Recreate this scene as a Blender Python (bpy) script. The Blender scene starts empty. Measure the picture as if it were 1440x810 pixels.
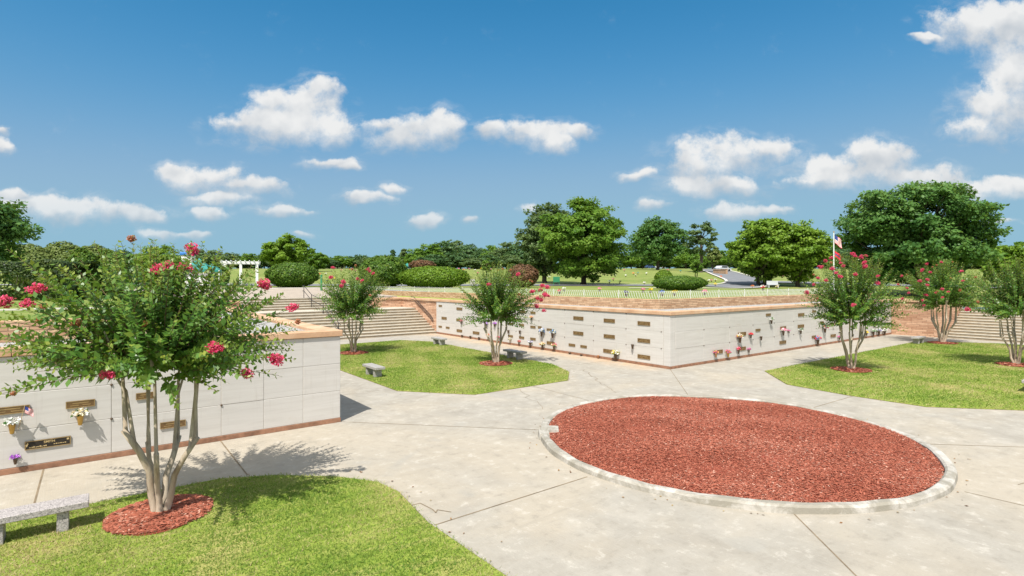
import bpy, math, random
import numpy as np
from mathutils import Vector

random.seed(7)
RNG = np.random.default_rng(7)
S = bpy.context.scene
COL = S.collection
R = math.radians

# ------------------------------------------------------------------ camera
EYE = 3.75
F, CX, HY = 768.0, 720.0, 395.0
cam_d = bpy.data.cameras.new('camera')
cam = bpy.data.objects.new('camera', cam_d)
COL.objects.link(cam)
cam.location = (0, 0, EYE)
cam.rotation_euler = (R(90), 0, 0)
cam_d.sensor_width = 36
cam_d.lens = 36 * F / 1440
cam_d.shift_y = -(405 - HY) / 1440
cam_d.clip_start = 0.1
cam_d.clip_end = 4000
S.camera = cam

# ------------------------------------------------------------------ light
SUN_ELEV = R(57.5)
SUN_DIR = Vector((0.26, 0.966, 0)).normalized()          # where the shadows run
EXPOSURE = 0.62
SKY_STRENGTH = 0.15
KSKY = SKY_STRENGTH * 2 ** EXPOSURE
S.view_settings.view_transform = 'Standard'
S.view_settings.look = 'None'
S.view_settings.gamma = 1
S.view_settings.exposure = EXPOSURE
S.view_settings.use_curve_mapping = False
S.cycles.max_bounces = 6
S.cycles.diffuse_bounces = 3
S.cycles.transparent_max_bounces = 6
S.cycles.use_denoising = True

sl = bpy.data.lights.new('sun', 'SUN')
sl.energy = 4.25
sl.angle = R(0.5)
sl.color = (1.0, 0.95, 0.87)
sun = bpy.data.objects.new('sun', sl)
COL.objects.link(sun)
travel = Vector((SUN_DIR.x * math.cos(SUN_ELEV), SUN_DIR.y * math.cos(SUN_ELEV), -math.sin(SUN_ELEV)))
sun.rotation_euler = travel.to_track_quat('-Z', 'Y').to_euler()
sun.location = (0, 0, 60)


class NT:
    """tiny helper round a node tree"""
    def __init__(self, tree):
        self.t = tree
        tree.nodes.clear()

    def n(self, kind, **kw):
        nd = self.t.nodes.new(kind)
        for k, v in kw.items():
            if k == 'inp':
                for a, b in v.items():
                    if hasattr(b, 'is_output') or isinstance(b, bpy.types.NodeSocket):
                        self.t.links.new(b, nd.inputs[a])
                    else:
                        nd.inputs[a].default_value = b
            else:
                setattr(nd, k, v)
        return nd

    def math(self, op, a, b=0.0, c=0.0, clamp=False):
        nd = self.n('ShaderNodeMath', operation=op, use_clamp=clamp)
        for i, x in enumerate((a, b, c)):
            if isinstance(x, bpy.types.NodeSocket):
                self.t.links.new(x, nd.inputs[i])
            else:
                nd.inputs[i].default_value = x
        return nd.outputs[0]

    def vmath(self, op, a, b=(0, 0, 0)):
        nd = self.n('ShaderNodeVectorMath', operation=op)
        for i, x in enumerate((a, b)):
            if isinstance(x, bpy.types.NodeSocket):
                self.t.links.new(x, nd.inputs[i])
            else:
                nd.inputs[i].default_value = x
        return nd

    def noise(self, vec, scale, detail=4, rough=0.55, dist=0.0, out=0):
        nd = self.n('ShaderNodeTexNoise')
        self.t.links.new(vec, nd.inputs['Vector'])
        nd.inputs['Scale'].default_value = scale
        nd.inputs['Detail'].default_value = detail
        nd.inputs['Roughness'].default_value = rough
        nd.inputs['Distortion'].default_value = dist
        return nd.outputs[out]

    def ramp(self, fac, stops, interp='LINEAR'):
        nd = self.n('ShaderNodeValToRGB')
        cr = nd.color_ramp
        cr.interpolation = interp
        while len(cr.elements) < len(stops):
            cr.elements.new(0.5)
        for e, (p, c) in zip(cr.elements, stops):
            e.position = p
            e.color = tuple(c) + (1,) if len(c) == 3 else c
        self.t.links.new(fac, nd.inputs[0])
        return nd.outputs[0]

    def mix(self, fac, a, b, blend='MIX'):
        nd = self.n('ShaderNodeMix', data_type='RGBA', blend_type=blend)
        for i, x in ((0, fac), (6, a), (7, b)):
            if isinstance(x, bpy.types.NodeSocket):
                self.t.links.new(x, nd.inputs[i])
            elif i == 0:
                nd.inputs[0].default_value = x
            else:
                nd.inputs[i].default_value = tuple(x) + (1,) if len(x) == 3 else x
        return nd.outputs[2]

    def remap(self, x, a, b, c=0.0, d=1.0, smooth=True):
        nd = self.n('ShaderNodeMapRange', interpolation_type='SMOOTHSTEP' if smooth else 'LINEAR')
        self.t.links.new(x, nd.inputs[0])
        for i, v in enumerate((a, b, c, d)):
            nd.inputs[i + 1].default_value = v
        return nd.outputs[0]


# ------------------------------------------------------------------ world: sky with cumulus clouds (by direction)
CLOUDS = [  # azimuth / height in degrees-like tangent units, from a 1440 px panorama grid: x, y, rx, ry
    (405, 178, 95, 30), (430, 152, 55, 36), (362, 168, 45, 27), (338, 174, 32, 12), (455, 130, 32, 20), (388, 142, 38, 22), (470, 182, 32, 24),
    (585, 182, 70, 26), (562, 196, 44, 18), (630, 174, 32, 25), (537, 174, 30, 14),
    (745, 186, 76, 20), (775, 200, 40, 18), (815, 182, 30, 12), (690, 186, 28, 17),
    (462, 227, 44, 10), (492, 234, 22, 9),
    (285, 249, 62, 20), (350, 263, 58, 14), (247, 246, 32, 15), (310, 279, 48, 12),
    (110, 301, 120, 19), (200, 303, 40, 12), (40, 292, 56, 17), (20, 276, 26, 10),
    (292, 299, 36, 10), (398, 295, 42, 9),
    (520, 281, 44, 10), (556, 270, 18, 8),
    (600, 312, 25, 11), (662, 313, 14, 7),
    (900, 245, 32, 10),
    (1030, 217, 90, 28), (1080, 206, 42, 17), (990, 238, 54, 28), (985, 264, 56, 20), (1030, 264, 40, 18),
    (1205, 240, 82, 28), (1240, 217, 50, 28), (1180, 252, 56, 20), (1130, 252, 34, 13), (1300, 252, 66, 20), (1350, 264, 66, 18), (1420, 266, 56, 18),
    (1385, 35, 84, 40), (1425, 62, 66, 66), (1402, 152, 62, 50), (1432, 120, 44, 56), (1372, 184, 36, 22), (1300, 57, 28, 7), (1500, 90, 90, 110),
    (920, 288, 23, 9), (1040, 303, 50, 14), (1085, 298, 28, 10), (1400, 313, 32, 5),
    (3, 205, 24, 13), (4, 187, 14, 7), (225, 330, 30, 8), (272, 330, 30, 7), (430, 328, 18, 7), (745, 295, 15, 12),
]
world = bpy.data.worlds.new('World')
S.world = world
world.use_nodes = True
w = NT(world.node_tree)
sky = w.n('ShaderNodeTexSky', sky_type='NISHITA')
sky.sun_disc = False
sky.sun_elevation = SUN_ELEV
sky.sun_rotation = math.atan2(-SUN_DIR.x, -SUN_DIR.y)
sky.air_density = 1.0
sky.dust_density = 0.6
sky.ozone_density = 2.5
tc = w.n('ShaderNodeTexCoord')
sep = w.n('ShaderNodeSeparateXYZ', inp={0: tc.outputs['Generated']})
ysafe = w.math('MAXIMUM', w.math('ABSOLUTE', sep.outputs[1]), 0.02)  # absolute value repeats the clouds behind the camera, added for ambient light
gx = w.math('DIVIDE', sep.outputs[0], ysafe)
gz = w.math('DIVIDE', sep.outputs[2], ysafe)
comb = w.n('ShaderNodeCombineXYZ', inp={0: gx, 1: gz, 2: 0.0})
P0 = comb.outputs[0]
# domain warp
nw = w.n('ShaderNodeTexNoise', inp={'Vector': P0, 'Scale': 9.0, 'Detail': 3.0, 'Roughness': 0.6})
warp = w.vmath('SCALE', w.vmath('SUBTRACT', nw.outputs['Color'], (0.5, 0.5, 0.5)).outputs[0])
warp.inputs[3].default_value = 0.06
P1 = w.vmath('ADD', P0, warp.outputs[0]).outputs[0]
P1s = w.vmath('MULTIPLY', P1, (1, 1, 0)).outputs[0]
acc = None
for (x, y, rx, ry) in CLOUDS:
    cx, cz = (x - CX) / F, (HY - y) / F
    d = w.vmath('SUBTRACT', P1s, (cx, cz, 0)).outputs[0]
    d = w.vmath('MULTIPLY', d, (F / rx, F / ry, 0)).outputs[0]
    e = w.math('SUBTRACT', 2.5, w.vmath('DOT_PRODUCT', d, d).outputs['Value'])
    wt = w.math('POWER', w.math('MAXIMUM', e, 0.0), 8.0)
    one = w.n('ShaderNodeVectorMath', operation='MULTIPLY_ADD', inp={0: d, 1: (0, 1, 0), 2: (1, 0, 0)}).outputs[0]
    v = w.n('ShaderNodeVectorMath', operation='SCALE', inp={0: one, 3: wt}).outputs[0]
    acc = v if acc is None else w.vmath('ADD', acc, v).outputs[0]
asep = w.n('ShaderNodeSeparateXYZ', inp={0: acc})
wsum, hgt = asep.outputs[0], asep.outputs[1]
dens = w.math('SUBTRACT', w.math('POWER', wsum, 0.125), 1.5)
n1 = w.n('ShaderNodeTexNoise', inp={'Vector': P0, 'Scale': 15.0, 'Detail': 10.0, 'Roughness': 0.66}).outputs[0]
P2 = w.vmath('ADD', P0, (-0.008, 0.022, 0)).outputs[0]
nA = w.n('ShaderNodeTexNoise', inp={'Vector': P0, 'Scale': 13.0, 'Detail': 3.5, 'Roughness': 0.5}).outputs[0]
n2 = w.n('ShaderNodeTexNoise', inp={'Vector': P2, 'Scale': 13.0, 'Detail': 3.5, 'Roughness': 0.5}).outputs[0]
n3 = w.n('ShaderNodeTexNoise', inp={'Vector': P0, 'Scale': 6.0, 'Detail': 3.0, 'Roughness': 0.55}).outputs[0]
nn = w.math('MULTIPLY_ADD', n1, 3.6, -1.8)
thick = w.math('ADD', dens, nn)
hrel = w.math('DIVIDE', hgt, w.math('MAXIMUM', wsum, 0.0001))
edge = w.remap(hrel, -0.35, 0.35, 0.7, 1.45)
alpha = w.remap(w.math('MULTIPLY', w.math('ADD', thick, 0.05), edge), -0.2, 1.15)
relief = w.math('SUBTRACT', nA, n2)
lit = w.math('MULTIPLY_ADD', relief, 1.25, 0.60)
lit = w.math('ADD', lit, w.math('MULTIPLY', hrel, 0.36))
lit = w.math('ADD', lit, w.math('MULTIPLY', w.remap(thick, 0.2, 2.4), 0.10))
lit = w.math('ADD', lit, w.math('MULTIPLY_ADD', n3, 0.5, -0.25))
ccol = w.ramp(lit, [(0.1, (0.46, 0.53, 0.60)), (0.45, (0.66, 0.69, 0.72)), (0.8, (0.90, 0.90, 0.89))])
ccol = w.vmath('SCALE', ccol)
ccol.inputs[3].default_value = 0.98 / KSKY
wisp = w.n('ShaderNodeTexNoise', inp={'Vector': w.vmath('MULTIPLY', P1, (14.0, 30.0, 1)).outputs[0], 'Scale': 1.0, 'Detail': 7.0, 'Roughness': 0.62}).outputs[0]
veil = w.math('MULTIPLY', w.remap(thick, -1.3, 0.5), w.remap(wisp, 0.42, 0.72))
alpha = w.math('MAXIMUM', alpha, w.math('MULTIPLY', veil, 0.5))
# thin veils near the horizon keep clouds pale; fade out sideways, while added mirror clouds stay behind the camera
front = w.remap(w.math('ABSOLUTE', sep.outputs[1]), 0.05, 0.2)
alpha = w.math('MULTIPLY', alpha, front)
alpha = w.math('MULTIPLY', alpha, w.remap(gz, 0.06, 0.20, 0.60, 0.96))
# deepen the clear blue: one power curve per channel on the sky colour
ssep = w.n('ShaderNodeSeparateColor', inp={0: sky.outputs[0]})
chan = []
for i, (a_, k_, p_) in enumerate(((0.29, 0.385, 3.1), (0.52, 0.485, 1.6), (0.66, 0.55, 2.2))):
    dd = w.math('MULTIPLY', ssep.outputs[i], 0.191)
    if a_ > 0:
        q_ = w.math('EXPONENT', w.math('MULTIPLY', w.math('POWER', w.math('DIVIDE', dd, k_), p_), -1.0))
        chan.append(w.math('MULTIPLY', w.math('SUBTRACT', 1.0, q_), a_ / KSKY))
    else:
        chan.append(w.math('MULTIPLY', w.math('POWER', dd, p_), k_ / KSKY))
skyc = w.n('ShaderNodeCombineColor', inp={0: chan[0], 1: chan[1], 2: chan[2]}).outputs[0]
# unseen broken cloud overhead and to the south, added to lift ambient light
nb = w.n('ShaderNodeTexNoise', inp={'Vector': tc.outputs['Generated'], 'Scale': 2.3, 'Detail': 6.0, 'Roughness': 0.58}).outputs[0]
over = w.math('MAXIMUM', w.remap(sep.outputs[2], 0.54, 0.72), w.remap(sep.outputs[1], -0.02, -0.25))
over = w.math('MULTIPLY', over, w.remap(nb, 0.40, 0.55))
over = w.math('MULTIPLY', over, w.remap(sep.outputs[2], 0.0, 0.1))
skyc = w.mix(over, skyc, (0.98 / KSKY, 1.0 / KSKY, 1.04 / KSKY))
fin = w.mix(alpha, skyc, ccol.outputs[0])
bg = w.n('ShaderNodeBackground', inp={'Color': fin, 'Strength': SKY_STRENGTH})
w.n('ShaderNodeOutputWorld', inp={0: bg.outputs[0]})

# ------------------------------------------------------------------ layout: a cross-shaped sunken plaza, axes U and V
Uv = np.array([1005.0, 768.0]); Uv /= np.linalg.norm(Uv)
Vv = np.array([-Uv[1], Uv[0]])
ANG = math.atan2(Uv[1], Uv[0])
C0 = np.array([5.377, 13.209])
HALF = 7.13          # half the width of each arm
WALL_TOP = 2.28      # marble
CAP_TOP = 2.44
SET = 2.7            # roof set-back to the parapet
STAIR_V = 27.0
STAIR_U = 32.2


def W(u, v, z=0.0):
    p = C0 + u * Uv + v * Vv
    return Vector((p[0], p[1], z))


def to_uv(x, y):
    d = np.array([x - C0[0], y - C0[1]])
    return float(d @ Uv), float(d @ Vv)


def at(px, py, d):
    return Vector(((px - CX) / F * d, d, EYE + (HY - py) / F * d))


def sstep(a, b, x):
    t = np.clip((np.asarray(x, float) - a) / (b - a), 0, 1)
    return t * t * (3 - 2 * t)


PROF_D = [-900, 30, 45, 55, 70, 85, 100, 150, 250, 600, 1500]
PROF_Z = [2.8, 2.8, 2.85, 2.96, 3.1, 3.55, 4.2, 6.8, 9.5, 15, 20]


def ground(x, y):
    x = np.asarray(x, float); y = np.asarray(y, float)
    z = np.interp(y, PROF_D, PROF_Z)
    z = z - 1.0 * sstep(22, 35, x) * (1 - sstep(52, 90, y))
    z = z + 0.05 * np.sin(x * 0.13 + 1.0) * np.sin(y * 0.11) * sstep(45, 80, y)
    return z


def gz_(x, y):
    return float(ground(x, y))


# ------------------------------------------------------------------ materials
def mat(name, fn):
    m = bpy.data.materials.new(name)
    m.use_nodes = True
    t = NT(m.node_tree)
    out = t.n('ShaderNodeOutputMaterial')
    sh = fn(t)
    m.node_tree.links.new(sh, out.inputs[0])
    return m


def objvec(t, rand=False):
    tc = t.n('ShaderNodeTexCoord')
    v = tc.outputs['Object']
    if rand:
        oi = t.n('ShaderNodeObjectInfo')
        off = t.math('MULTIPLY', oi.outputs['Random'], 37.0)
        v = t.vmath('ADD', v, t.n('ShaderNodeCombineXYZ', inp={0: off, 1: off, 2: off}).outputs[0]).outputs[0]
    return v


def prin(t, color, rough=0.7, bump=None, bstr=0.3, bdist=0.02, spec=0.4, metal=0.0):
    p = t.n('ShaderNodeBsdfPrincipled')
    for k, v in (('Base Color', color), ('Roughness', rough), ('Specular IOR Level', spec), ('Metallic', metal)):
        if isinstance(v, bpy.types.NodeSocket):
            t.t.links.new(v, p.inputs[k])
        else:
            p.inputs[k].default_value = tuple(v) + (1,) if k == 'Base Color' else v
    if bump is not None:
        b = t.n('ShaderNodeBump', inp={'Height': bump, 'Strength': bstr, 'Distance': bdist})
        t.t.links.new(b.outputs[0], p.inputs['Normal'])
    return p.outputs[0]


def plain(name, col, rough=0.6, var=0.15, scale=6.0, spec=0.4, metal=0.0, bump=0.15):
    def fn(t):
        v = objvec(t, True)
        n = t.noise(v, scale, 5, 0.6)
        c = t.ramp(n, [(0.3, [x * (1 - var) for x in col]), (0.7, [min(1, x * (1 + var)) for x in col])])
        return prin(t, c, rough, t.noise(v, scale * 6, 3), bump, 0.01, spec, metal)
    return mat(name, fn)


def concrete_fn(t):
    v = objvec(t)
    big = t.noise(v, 0.16, 5, 0.6, 0.6)
    mid = t.noise(v, 0.9, 7, 0.68, 0.4)
    fine = t.noise(v, 26, 3, 0.6)
    grit = t.noise(v, 110, 2, 0.5)
    st = t.vmath('MULTIPLY', v, (0.45, 3.2, 1)).outputs[0]
    streak = t.noise(st, 1.1, 5, 0.7, 0.8)
    st2 = t.vmath('MULTIPLY', v, (14, 0.7, 1)).outputs[0]
    broom = t.noise(st2, 2.0, 3, 0.7)
    base = t.ramp(mid, [(0.28, (0.275, 0.25, 0.21)), (0.5, (0.335, 0.31, 0.265)), (0.72, (0.41, 0.38, 0.33))])
    base = t.mix(t.remap(big, 0.42, 0.62, 0, 0.7), base, (0.41, 0.355, 0.275), 'MIX')
    base = t.mix(t.remap(streak, 0.56, 0.75, 0, 0.45), base, (0.27, 0.248, 0.207))
    base = t.mix(t.remap(streak, 0.42, 0.22, 0, 0.45), base, (0.42, 0.388, 0.335))
    base = t.mix(t.remap(fine, 0.58, 0.78, 0, 0.45), base, (0.30, 0.27, 0.23))
    base = t.mix(t.remap(broom, 0.4, 0.7, 0, 0.22), base, (0.36, 0.335, 0.29))
    # rust-coloured wash along the foot of the north-west wall
    sp = t.n('ShaderNodeSeparateXYZ', inp={0: v})
    du = t.math('SUBTRACT', 7.13, sp.outputs[0])
    near = t.remap(du, 1.9, 0.0)
    inarm = t.remap(sp.outputs[1], 6.6, 8.5)
    wash = t.math('MULTIPLY', near, t.math('MULTIPLY', inarm, t.remap(mid, 0.3, 0.62)))
    base = t.mix(t.math('MULTIPLY', wash, 0.75), base, (0.56, 0.36, 0.20))
    ang = t.math('ARCTAN2', sp.outputs[1], sp.outputs[0])
    octa = t.math('FLOOR', t.math('MULTIPLY', ang, 4 / math.pi))
    slab = t.math('FLOOR', t.math('DIVIDE', t.math('ADD', sp.outputs[0], 0.35), 3.15))
    wn = t.n('ShaderNodeTexWhiteNoise', noise_dimensions='2D', inp={'Vector': t.n('ShaderNodeCombineXYZ', inp={0: octa, 1: t.math('MULTIPLY', slab, 0.0)}).outputs[0]}).outputs[0]
    base = t.mix(t.math('MULTIPLY', wn, 0.16), base, (0.28, 0.26, 0.22))
    wx = t.noise(v, 3.2, 9, 0.74, 0.0)
    base = t.mix(t.remap(wx, 0.50, 0.70, 0, 0.48), base, (0.22, 0.20, 0.165))
    base = t.mix(t.remap(wx, 0.47, 0.32, 0, 0.6), base, (0.50, 0.465, 0.405))
    # damp-looking spots
    spot = t.noise(v, 0.42, 2, 0.4, 1.5)
    base = t.mix(t.remap(spot, 0.64, 0.72, 0, 0.35), base, (0.30, 0.29, 0.26))
    return prin(t, base, 0.85, t.math('ADD', t.math('MULTIPLY', grit, 0.4), t.math('ADD', broom, fine)), 0.35, 0.012, 0.25)


M_CONC = mat('concrete paving', concrete_fn)
M_JOINT = plain('paving joint', (0.20, 0.155, 0.10), 0.95, 0.4, 3)


def marble_fn(t):
    v = objvec(t, True)
    st = t.vmath('MULTIPLY', v, (0.5, 0.5, 9.0)).outputs[0]
    n = t.noise(st, 1.3, 6, 0.62, 0.7)
    st2 = t.vmath('MULTIPLY', v, (0.9, 0.9, 24.0)).outputs[0]
    n2 = t.noise(st2, 2.0, 4, 0.6, 0.3)
    oi = t.n('ShaderNodeObjectInfo').outputs['Random']
    c = t.ramp(n, [(0.25, (0.49, 0.465, 0.43)), (0.5, (0.56, 0.535, 0.50)), (0.78, (0.61, 0.59, 0.56))])
    c = t.mix(t.remap(n2, 0.55, 0.72, 0, 0.35), c, (0.46, 0.43, 0.39))
    c = t.mix(t.math('MULTIPLY', oi, 0.38), c, (0.50, 0.485, 0.465))
    blot = t.noise(v, 2.2, 4, 0.6)
    c = t.mix(t.remap(blot, 0.6, 0.75, 0, 0.25), c, (0.48, 0.42, 0.35))
    drip = t.noise(t.vmath('MULTIPLY', v, (7.0, 7.0, 0.35)).outputs[0], 1.6, 5, 0.7)
    c = t.mix(t.remap(drip, 0.56, 0.74, 0, 0.38), c, (0.40, 0.365, 0.32))
    return prin(t, c, 0.42, t.noise(v, 60, 2), 0.05, 0.003, 0.4)


M_MARBLE = mat('white marble', marble_fn)
M_GAP = plain('joint backing', (0.40, 0.365, 0.31), 0.9, 0.2)  # plain backing colour of the wall core, seen in the gaps between fronts


def coping_fn(t):
    v = objvec(t)
    n = t.noise(v, 1.2, 6, 0.65)
    f = t.noise(v, 30, 3, 0.6)
    c = t.ramp(n, [(0.28, (0.40, 0.225, 0.125)), (0.5, (0.53, 0.335, 0.205)), (0.72, (0.60, 0.43, 0.295))])
    c = t.mix(t.remap(f, 0.6, 0.8, 0, 0.4), c, (0.25, 0.18, 0.12))
    return prin(t, c, 0.85, f, 0.3, 0.01)


M_COPING = mat('tan stone coping', coping_fn)
M_BASE = plain('brown plinth stone', (0.27, 0.14, 0.085), 0.8, 0.35, 5)


def gravel_fn(t):
    v = objvec(t)
    vo = t.n('ShaderNodeTexVoronoi', inp={'Vector': v, 'Scale': 22.0})
    c = t.ramp(vo.outputs['Color'], [(0.0, (0.20, 0.19, 0.18)), (1.0, (0.50, 0.49, 0.47))])
    n = t.noise(v, 0.8, 5, 0.6)
    c = t.mix(t.remap(n, 0.52, 0.7, 0, 0.5), c, (0.22, 0.19, 0.15))
    return prin(t, c, 0.9, vo.outputs['Distance'], 0.6, 0.03)


M_GRAVEL = mat('grey roof gravel', gravel_fn)


def ledge_fn(bw, bh, c1, c2, mortar, off=0.5):
    def fn(t):
        v = objvec(t)
        sp = t.n('ShaderNodeSeparateXYZ', inp={0: v})
        along = t.math('ADD', sp.outputs[0], sp.outputs[1])
        wob = t.noise(v, 1.5, 3, 0.6)
        zz = t.math('ADD', sp.outputs[2], t.math('MULTIPLY', wob, 0.05))
        vec = t.n('ShaderNodeCombineXYZ', inp={0: along, 1: zz, 2: 0.0}).outputs[0]
        b = t.n('ShaderNodeTexBrick', offset=off, squash=1.35, squash_frequency=3)
        t.t.links.new(vec, b.inputs['Vector'])
        b.inputs['Color1'].default_value = (0, 0, 0, 1)
        b.inputs['Color2'].default_value = (1, 1, 1, 1)
        b.inputs['Mortar'].default_value = (0.5, 0.5, 0.5, 1)
        b.inputs['Scale'].default_value = 1.0
        b.inputs['Brick Width'].default_value = bw
        b.inputs['Row Height'].default_value = bh
        b.inputs['Mortar Size'].default_value = 0.008
        b.inputs['Mortar Smooth'].default_value = 0.3
        n = t.noise(v, 3.0, 6, 0.7)
        mixv = t.math('MULTIPLY_ADD', n, 0.9, t.math('MULTIPLY', b.outputs['Color'], 0.55))
        c = t.ramp(mixv, [(0.3, c1), (0.65, [(a + d) / 2 for a, d in zip(c1, c2)]), (0.95, c2)])
        c = t.mix(b.outputs['Fac'], c, mortar)
        h = t.math('SUBTRACT', t.math('MULTIPLY', n, 0.5), b.outputs['Fac'])
        return prin(t, c, 0.9, h, 0.7, 0.03, 0.2)
    return fn


M_LEDGE = mat('pink ledgestone', ledge_fn(0.62, 0.115, (0.33, 0.165, 0.095), (0.62, 0.40, 0.27), (0.17, 0.10, 0.07)))
M_BRICK = mat('tan parapet brick', ledge_fn(0.36, 0.085, (0.36, 0.20, 0.11), (0.60, 0.41, 0.26), (0.19, 0.12, 0.08)))


def grass_fn(dark, mid, dry, s=1.0):
    def fn(t):
        v = objvec(t)
        a = t.noise(v, 0.55 * s, 5, 0.62, 0.5)
        st = t.vmath('MULTIPLY', v, (0.5, 2.2, 1)).outputs[0]
        b = t.noise(st, 1.6 * s, 6, 0.7, 0.7)
        f = t.noise(v, 34 * s, 3, 0.7)
        c = t.ramp(b, [(0.3, dark), (0.5, mid), (0.7, dry)])
        c = t.mix(t.remap(a, 0.5, 0.68, 0, 0.6), c, dry)
        c = t.mix(t.remap(f, 0.5, 0.75, 0, 0.4), c, [x * 0.6 for x in dark])
        return prin(t, c, 0.9, t.math('ADD', f, t.math('MULTIPLY', b, 0.6)), 0.6, 0.04, 0.12)
    return fn


M_LAWN = mat('mown lawn', grass_fn((0.14, 0.22, 0.03), (0.24, 0.31, 0.05), (0.40, 0.35, 0.14)))
M_FIELD = mat('burial field grass', grass_fn((0.105, 0.165, 0.03), (0.18, 0.23, 0.055), (0.30, 0.285, 0.11), 0.25))


def attr(t, name='tint'):
    return t.n('ShaderNodeAttribute', attribute_name=name).outputs['Fac']


def leaf_mat(name, dark, mid, light, trans=0.3, rough=0.45, spec=0.2):
    def fn(t):
        c = t.ramp(attr(t), [(0.0, dark), (0.5, mid), (1.0, light)])
        p = t.n('ShaderNodeBsdfPrincipled', inp={'Base Color': c, 'Roughness': rough, 'Specular IOR Level': spec})
        tr = t.n('ShaderNodeBsdfTranslucent', inp={'Color': t.mix(0.5, c, (0.25, 0.33, 0.03), 'MIX')})
        m = t.n('ShaderNodeMixShader', inp={0: trans, 1: p.outputs[0], 2: tr.outputs[0]})
        return m.outputs[0]
    return mat(name, fn)


M_BLADE = leaf_mat('grass blades', (0.085, 0.185, 0.022), (0.22, 0.31, 0.05), (0.54, 0.42, 0.23), 0.35, 0.6)
M_CREPE = leaf_mat('crepe myrtle leaves', (0.045, 0.14, 0.026), (0.11, 0.24, 0.036), (0.30, 0.35, 0.055), 0.42, 0.38, 0.45)
M_OAK = leaf_mat('mid green leaves', (0.055, 0.15, 0.018), (0.125, 0.25, 0.03), (0.215, 0.34, 0.052), 0.42)
M_MAPLE = leaf_mat('fresh green leaves', (0.08, 0.185, 0.014), (0.17, 0.30, 0.03), (0.27, 0.40, 0.055), 0.42)
M_DARKLEAF = leaf_mat('deep green leaves', (0.038, 0.115, 0.028), (0.085, 0.195, 0.045), (0.155, 0.28, 0.065), 0.36)
M_FARLEAF = leaf_mat('far wood leaves', (0.036, 0.09, 0.036), (0.075, 0.155, 0.055), (0.12, 0.205, 0.07), 0.3)
M_GREYLEAF = leaf_mat('grey green leaves', (0.06, 0.12, 0.045), (0.12, 0.19, 0.07), (0.19, 0.26, 0.095), 0.38)
M_HEDGE = leaf_mat('clipped hedge leaves', (0.035, 0.09, 0.012), (0.085, 0.165, 0.02), (0.18, 0.26, 0.035), 0.28)
M_BRIGHTHEDGE = leaf_mat('bright hedge leaves', (0.07, 0.15, 0.012), (0.145, 0.25, 0.022), (0.23, 0.34, 0.035), 0.3)
M_YEW = leaf_mat('dark hedge leaves', (0.015, 0.034, 0.009), (0.034, 0.065, 0.014), (0.14, 0.18, 0.035), 0.15)
M_REDBUSH = leaf_mat('bronze bush leaves', (0.06, 0.05, 0.02), (0.16, 0.075, 0.045), (0.23, 0.15, 0.06), 0.2)
M_PALEBUSH = leaf_mat('pale bush leaves', (0.09, 0.14, 0.035), (0.17, 0.225, 0.06), (0.26, 0.30, 0.10), 0.3)
M_PINK = leaf_mat('pink crepe blossom', (0.55, 0.015, 0.09), (0.80, 0.05, 0.20), (0.92, 0.22, 0.33), 0.3, 0.6)
M_FADED = leaf_mat('faded blossom', (0.35, 0.10, 0.05), (0.55, 0.20, 0.11), (0.70, 0.33, 0.20), 0.25, 0.6)


def bark(name, c1, c2, s=9):
    def fn(t):
        v = objvec(t)
        st = t.vmath('MULTIPLY', v, (1, 1, 0.22)).outputs[0]
        n = t.noise(st, s, 5, 0.65, 0.6)
        c = t.ramp(n, [(0.3, c1), (0.68, c2)])
        return prin(t, c, 0.8, n, 0.4, 0.02, 0.2)
    return mat(name, fn)


M_CBARK = bark('smooth tan bark', (0.27, 0.205, 0.145), (0.52, 0.45, 0.35))
M_TWIG = plain('young twigs', (0.13, 0.085, 0.04), 0.8, 0.3, 8)
M_BARK = bark('dark bark', (0.055, 0.042, 0.032), (0.13, 0.105, 0.08), 4)


def mulch_fn(t):
    v = objvec(t)
    n = t.noise(v, 40, 4, 0.7)
    a = t.noise(v, 1.2, 4, 0.6)
    c = t.ramp(n, [(0.3, (0.16, 0.034, 0.022)), (0.5, (0.28, 0.066, 0.042)), (0.7, (0.37, 0.105, 0.07))])
    c = t.mix(t.remap(a, 0.55, 0.7, 0, 0.35), c, (0.14, 0.06, 0.035))
    return prin(t, c, 0.95, n, 1.0, 0.03, 0.1)


M_MULCH = mat('red mulch', mulch_fn)
M_CHIP = mat('mulch chips', lambda t: prin(t, t.ramp(attr(t), [(0, (0.19, 0.055, 0.033)), (0.35, (0.32, 0.095, 0.058)), (0.8, (0.40, 0.14, 0.09)), (1, (0.55, 0.32, 0.24))]), 0.9, spec=0.1))


def kerb_fn(t):
    v = objvec(t)
    n = t.noise(v, 1.6, 7, 0.72, 0.5)
    f = t.noise(v, 14, 5, 0.7)
    c = t.mix(t.remap(n, 0.42, 0.64), (0.27, 0.25, 0.205), (0.48, 0.455, 0.41))
    c = t.mix(t.remap(f, 0.55, 0.75, 0, 0.55), c, (0.32, 0.29, 0.24))
    return prin(t, c, 0.85, f, 0.5, 0.02)


M_KERB = mat('worn white painted kerb', kerb_fn)
M_WHITEPAINT = plain('white paint', (0.80, 0.80, 0.79), 0.5, 0.04)
M_PALECONC = plain('pale concrete', (0.56, 0.53, 0.48), 0.85, 0.12, 2)


def step_fn(t):
    v = objvec(t)
    n = t.noise(v, 1.2, 6, 0.7, 0.4)
    st = t.vmath('MULTIPLY', v, (0.6, 6, 6)).outputs[0]
    s2 = t.noise(st, 2.0, 4, 0.7)
    c = t.ramp(n, [(0.3, (0.40, 0.36, 0.29)), (0.7, (0.55, 0.505, 0.42))])
    c = t.mix(t.remap(s2, 0.55, 0.75, 0, 0.4), c, (0.30, 0.26, 0.20))
    return prin(t, c, 0.9, n, 0.3, 0.01, 0.2)


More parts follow.
